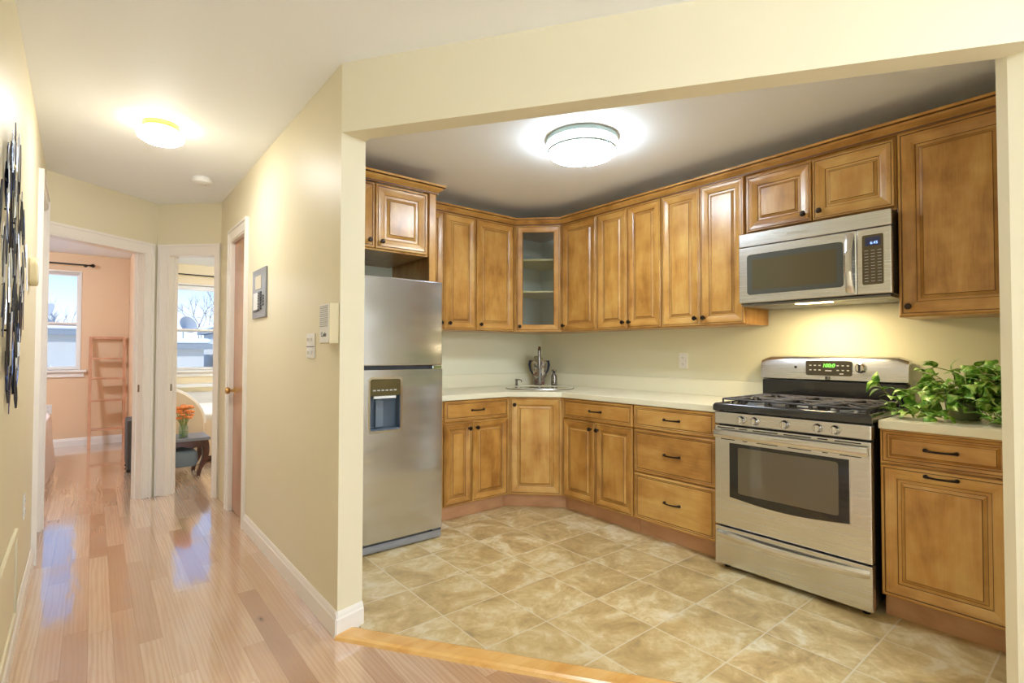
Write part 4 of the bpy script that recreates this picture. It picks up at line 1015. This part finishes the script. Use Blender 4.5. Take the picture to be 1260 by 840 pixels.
# ------------------------------------------------------------------ peach room
ld_ = thing('ladder_shelf', 'tall open wooden ladder shelf against the peach wall', 'shelf', (-.045, 8.40, 0))
LWd = .385
def rail(x): # leaning side rail
    return MB().prism([(x,0),(x+.034,0),(x+.034,.05),(x,.05)],0,.001)
for x in (0, LWd-.034):
    MB().add([(x,.0,0),(x+.034,.0,0),(x+.034,.05,0),(x,.05,0),(x,.28,1.42),(x+.034,.28,1.42),(x+.034,.32,1.42),(x,.32,1.42)],
             [(0,3,2,1),(4,5,6,7),(0,1,5,4),(1,2,6,5),(2,3,7,6),(3,0,4,7)]).build('side_rail', M['ladder'], ld_, bevel=.003)
for i, z in enumerate((.22,.58,.86,1.12)):
    y = .28*z/1.42
    MB().box(.034,LWd-.034,y-.02-.02*(4-i)*.5,y+.05,z,z+.022).build('shelf', M['ladder'], ld_, bevel=.002)
MB().box(.034,LWd-.034,.280,.315,1.385,1.42).build('top_rail', M['ladder'], ld_, bevel=.002)
def rod(label, x0, x1, z, finials=(1,1)):
    t = thing('curtain_rod', label, 'curtain rod', (x0, YF-.07, z))
    MB().tube([(0,0,0),(x1-x0,0,0)],.009,10).build('rod', M['black'], t, smooth=True)
    for s, x in ((0,0),(1,x1-x0)):
        MB().lathe([(.009,0),(.014,.006),(.012,.012),(.022,.024),(.026,.036),(.020,.048),(.006,.058),(0,.060)],14,(x,0,0),'x').build('finial', M['bronze'], t, smooth=True) if s else \
        MB().lathe([(0,-.060),(.006,-.058),(.020,-.048),(.026,-.036),(.022,-.024),(.012,-.012),(.014,-.006),(.009,0)],14,(x,0,0),'x').build('finial', M['bronze'], t, smooth=True)
        xx = x+(.04 if not s else -.04)
        MB().tube([(xx,0,0),(xx,.0695,0)],.006,8).lathe([(.02,0),(.02,.006)],12,(xx,.0695,0),'y').build('bracket', M['bronze'], t)
    return t
rod('dark curtain rod with round finial above the peach room window', -1.10, -.055, 2.345)
rod('thin dark curtain rod above the bedroom window', .58, 1.66, 2.335)
# low bed at left with pink-white cover
pb = thing('bed', 'bed edge with pale pink cover falling to the floor in the peach room', 'bed', (-1.965, 5.85, 0))
rings = []
for z, gx in ((.0,.035),(.25,.01),(.46,.0),(.52,-.02),(.545,-.07)):
    ring = []
    for i in range(48):
        a = 2*pi*i/48; c_, s_ = cos(a), sin(a); X_ = .70*abs(c_)**.25*(1 if c_ > 0 else -1); Y_ = .98*abs(s_)**.25*(1 if s_ > 0 else -1)
        wv_ = 1+ (gx*(1+.6*sin(a*14))) ; ring.append((.93+X_*wv_, 1.0+Y_*wv_, z))
    rings.append(ring)
MB().loft(rings).build('bed_cover', M['pinkcloth'], pb, smooth=True)
MB().prism_xz(rrect(.3,1.5,.535,.66,.06), 1.45, 1.9).build('pillow', M['quilt'], pb, bevel=.03, smooth=True)
# oil radiator, seen edge on
ra = thing('radiator', 'dark upright oil-filled radiator just inside the peach room doorway', 'heater', (.272, 6.42, 0))
for i in range(7):
    MB().prism_xz(rrect(.0+.0,.105,.05,.525,.02), .05+i*.062, .05+i*.062+.032).build('fin', M['dgray'], ra, bevel=.006)
MB().box(.005,.10,.0,.045,.04,.53).build('control_box', M['dgray'], ra, bevel=.008)
MB().box(.02,.085,.04,.48,.10,.13).box(.02,.085,.04,.48,.44,.47).build('oil_tubes', M['dgray'], ra)
for y in (.06,.42): MB().tube([(.01,y,.02),(.05,y,.05),(.09,y,.02)],.009,8).lathe([(.02,0),(.02,.01)],12,(.02,y-.0,.02),'y').lathe([(.02,0),(.02,.01)],12,(.085,y,.02),'y').build('caster_foot', M['black'], ra)

# ------------------------------------------------------------------ beige bedroom
bd = thing('bed', 'bed with white quilt, cream skirt and arched end board in the beige bedroom', 'bed', (.62, 6.56, 0))
bx1, by1 = 2.05, 1.45
MB().box(.10,bx1-.05,.08,by1-.05,.0,.10).build('bed_base', M['cherry'], bd)
rings = []
n = 60
for z, k_ in ((.07,.012),(.25,.008),(.42,.0),(.47,-.02)):
    ring = []
    for i in range(n):
        a = 2*pi*i/n; c_, s_ = cos(a), sin(a); X_ = (bx1/2)*abs(c_)**.22*(1 if c_ > 0 else -1); Y_ = (by1/2)*abs(s_)**.22*(1 if s_ > 0 else -1)
        w_ = 1+k_*(1+.8*sin(a*20)); ring.append((bx1/2+X_*w_, by1/2+Y_*w_, z))
    rings.append(ring)
MB().loft(rings).build('bed_skirt', M['cream'], bd, smooth=True)
MB().prism_xz(rrect(.04,bx1-.02,.455,.535,.03), .02, by1-.02).build('quilt', M['quilt'], bd, bevel=.02, smooth=True)
arc = [(-.10,0),(.335,0)]+[(.335-.435*(1-cos(pi/2*i/12)), .44+.40*sin(pi/2*i/12)) for i in range(13)]
MB().prism_xz(arc, -.06, .0).build('arched_end_board', M['cream'], bd, bevel=.012, smooth=True)
arc2 = [(.335-.435*(1-cos(pi/2*i/12)), -.03, .44+.40*sin(pi/2*i/12)) for i in range(13)]
MB().tube(arc2, .018, 8).build('piping', M['quilt'], bd, smooth=True)
ac = thing('air_conditioner', 'white box air conditioner below the bedroom window', 'air conditioner', (.80, 8.45, .36))
MB().add([(0,0,0),(.58,0,0),(.58,.299,0),(0,.299,0),(0,.05,.40),(.62,.05,.40),(.62,.299,.40),(0,.299,.40)],[(0,3,2,1),(4,5,6,7),(0,1,5,4),(1,2,6,5),(2,3,7,6),(3,0,4,7)]).box(.08,.12,.05,.25,-.352,0).box(.46,.50,.05,.25,-.352,0).build('housing', M['white'], ac, bevel=.012)
MB().box(.05,.54,.028,.034,.30,.36).build('air_outlet', M['beige'], ac)
# low opium-leg bench
bn = thing('bench', 'low dark wooden bench with curved legs and grey top in the bedroom', 'bench', (.50, 5.88, 0))
BW, BD, BH = .42, .40, .375
MB().box(0,BW,0,BD,BH-.028,BH).build('bench_top', M['graytop'], bn, bevel=.004)
ap_ = [(.02,BH-.03),(BW-.02,BH-.03)]+[(BW-.02-(BW-.04)*i/16, BH-.115+.030*sin(pi*i/16)+.012*sin(4*pi*i/16)) for i in range(17)]
MB().prism_xz(ap_, .015, .04).build('apron', M['cherry'], bn, bevel=.003)
MB().prism_xz(ap_, BD-.04, BD-.015).build('apron', M['cherry'], bn, bevel=.003)
def legshape(sx):
    c = []
    for i in range(13):
        t_ = i/12; z = (BH-.029)*(1-t_); x = .016*sin(pi*min(1, t_*1.25))-.085*t_**2.4+.018*max(0, t_-.88)/.12; w_ = .078-.048*t_**.8
        c.append((x, z, w_))
    return c
for sx in (0,1):
    for sy in (0,1):
        pts_o = []; pts_i = []
        for x, z, w_ in legshape(0):
            xo = BW-.018+x if sx else .018-x
            pts_o.append((xo, z)); pts_i.append((xo-w_ if sx else xo+w_, z))
        poly = pts_o+pts_i[::-1]
        y0_ = .01 if sy == 0 else BD-.06
        mb = MB(); m_ = len(pts_o)
        for i in range(m_-1):
            qd = [pts_o[i],pts_o[i+1],pts_i[i+1],pts_i[i]]
            mb.add([(x,y0_,z) for x,z in qd]+[(x,y0_+.05,z) for x,z in qd],[(0,1,2,3),(7,6,5,4),(0,4,5,1),(2,6,7,3)]+([(0,3,7,4)] if i == 0 else [])+([(1,5,6,2)] if i == m_-2 else []))
        mb.build('leg', M['cherry'], bn)
cu = MB().prism_xz(rrect(.115,.318,.09,.25,.04), .05, .35).build('storage_cushion', M['greyblue'], bd, bevel=.02, smooth=True)
cu.parent = None; cu.location = (.50,5.88,0); tag(cu, 'rolled grey-blue cushion stored under the bench', 'cushion')
# flowers in a jar
fj = thing('flower_jar', 'clear glass jar of orange flowers on the dark bench', 'flowers', (.700, 5.99, BH))
MB().lathe([(.040,.0),(.042,.004),(.042,.105),(.034,.118),(.036,.135),(.033,.135),(.031,.118),(.038,.104),(.038,.008),(0,.007)],24).build('jar', M['jar'], fj, smooth=True)
MB().lathe([(.037,.008),(.037,.06),(0,.06)],20).build('water', glass('water', (.88,.93,.88)), fj, smooth=True)
rf = random.Random(3); sm, hd_ = MB(), MB()
for i in range(44):
    a = rf.uniform(0,2*pi); r = .075*sqrt(rf.random()); z = .155+rf.uniform(.0,.15)*(1-r*4)+.03
    sm.tube([(.012*cos(a+2),.012*sin(a+2),.012),(.02*cos(a),.02*sin(a),.12),(r*cos(a),r*sin(a),z)],.002,5)
    for j in range(5):
        b = 2*pi*j/5+a; c_ = (r*cos(a)+.012*cos(b), r*sin(a)+.012*sin(b), z+.004)
        hd_.lathe([(0,-.012),(.011,-.006),(.014,.002),(.008,.010),(0,.012)],7,c_)
sm.build('stems', M['stem'], fj); hd_.build('blossoms', M['orangefl'], fj, smooth=True)

# ------------------------------------------------------------------ outside
g_ = MB().box(-30,30,YF+1,60,-3.2,-3.0).build('ground', M['snow']); struct(g_, 'snow covered ground outside')
def building(label, x0, x1, y0, y1, zt, m, roof=.25, wins=()):
    t = thing('building', label, 'building', ((x0+x1)/2, y0, -3.0)); hw = (x1-x0)/2; H_ = zt+3.0
    MB().box(-hw,hw,0,y1-y0,0,H_).build('building_wall', m, t)
    MB().box(-hw-.15,hw+.15,-.15,y1-y0+.15,H_,H_+.12).build('roof_edge', M['roofg'], t)
    MB().box(-hw-.12,hw+.12,-.12,y1-y0+.12,H_+.12,H_+.12+roof).build('snow_cap', M['snow'], t, bevel=.05)
    for (wx, wz, ww, wh) in wins: MB().box(wx-ww/2,wx+ww/2,-.03,.02,wz+3,wz+3+wh).build('window', M['roofg'], t)
    return t
building('pale building with flat snowy roof seen through the left window', -3.2, .3, 15.5, 20, 1.60, M['bldg'], .10, [(.4,.3,.5,.6)])
building('grey garage with snowy roof seen through the right window', .75, 1.95, 13.5, 17, 1.28, M['bldg'], .12)
building('white building at the right of the right window view', 2.45, 5.2, 13.8, 17, 1.70, M['bldgw'], .10)
t = thing('skylight', 'grey pitched roof monitor on the pale building', 'roof', (-1.15, 17, 1.822))
MB().add([(-.9,-.6,0),(.55,-.6,0),(.55,.6,0),(-.9,.6,0),(-.8,0,.35),(.1,0,.35)],[(0,1,5,4),(1,2,5),(2,3,4,5),(3,0,4),(0,3,2,1)]).build('monitor_roof', M['roofg'], t)
def dish(label, loc, r, az, el=0.35):
    t = thing('satellite_dish', label, 'satellite dish', loc, az)
    pr = [(0,0),(r*.4,.03*r*2),(r*.75,.11*r*2),(r,.20*r*2),(r*1.02,.21*r*2),(r*.75,.13*r*2),(r*.4,.05*r*2),(0,.02*r*2)]
    o = MB().lathe(pr,28,(0,0,0),'y').build('reflector', M['dish'], t, smooth=True); o.rotation_euler = (-el,0,0); o.location = (0,0,r*1.5)
    MB().tube([(0,.02,r*1.45),(0,.1,r*.9),(0,.1,0)],.03*r/.35,8).build('mast', M['dish'], t)
    MB().tube([(0,-.02,r*.8),(0,-r*1.2,r*.95)],.018*r/.35,6).lathe([(.05*r/.35,0),(.05*r/.35,.08)],10,(0,-r*1.15,r*.97),'y').build('feed_arm', M['dish'], t)
    return t
dish('grey satellite dish on the flat roof, seen through the left window', (-.80,16,1.822), .20, -.9, .5)
dish('left satellite dish of the pair seen through the right window', (1.66,14.0,1.522), .20, .5)
dish('right satellite dish of the pair seen through the right window', (2.62,14.4,1.922), .20, -.3)
# bare winter trees
def tree(label, loc, h, seed, depth=5, r0=.09, lean=0):
    rt = random.Random(seed); mb = MB()
    def br(p, d, L_, r, k):
        q_ = p + d*L_; mid = p.lerp(q_, .5)+Vector((rt.gauss(0,.04),rt.gauss(0,.04),0))*L_
        mb.tube([p, mid, q_], [r, r*.82, r*.66], 6 if k > 2 else 4)
        if k == 0: return
        for _ in range(3 if k > 1 else 4):
            ax = Vector((rt.gauss(0,1), rt.gauss(0,1), rt.gauss(0,.4))).normalized(); nd = (d + ax*rt.uniform(.35,.75)); nd.z += .12; br(q_, nd.normalized(), L_*rt.uniform(.62,.85), r*.6, k-1)
    br(Vector((0,0,0)), Vector((lean,0,1)).normalized(), h*.30, r0, depth)
    o = mb.build('tree', M['bark'], smooth=False, weld=False); o.location = loc
    return tag(o, label, 'tree')
tree('bare winter tree in front of the sky, seen through the right window', (2.75,22,-3.0), 7.2, 4, 6, .085)
tree('distant bare tree low behind the left window roofs', (-1.6,30,-3.0), 6.0, 9, 5, .06)
sb = MB()
rb = random.Random(2)
for i in range(60):
    p = Vector((rb.uniform(-.5,.5), rb.uniform(-.3,.3), 0)); sb.tube([p, p+Vector((rb.gauss(0,.25), rb.gauss(0,.2), rb.uniform(.3,.75)))], .012, 4)
o = sb.build('shrub', M['snow']); o.location = (-.75,12.2,.25); tag(o, 'tangle of snowy branches outside the left window', 'shrub')
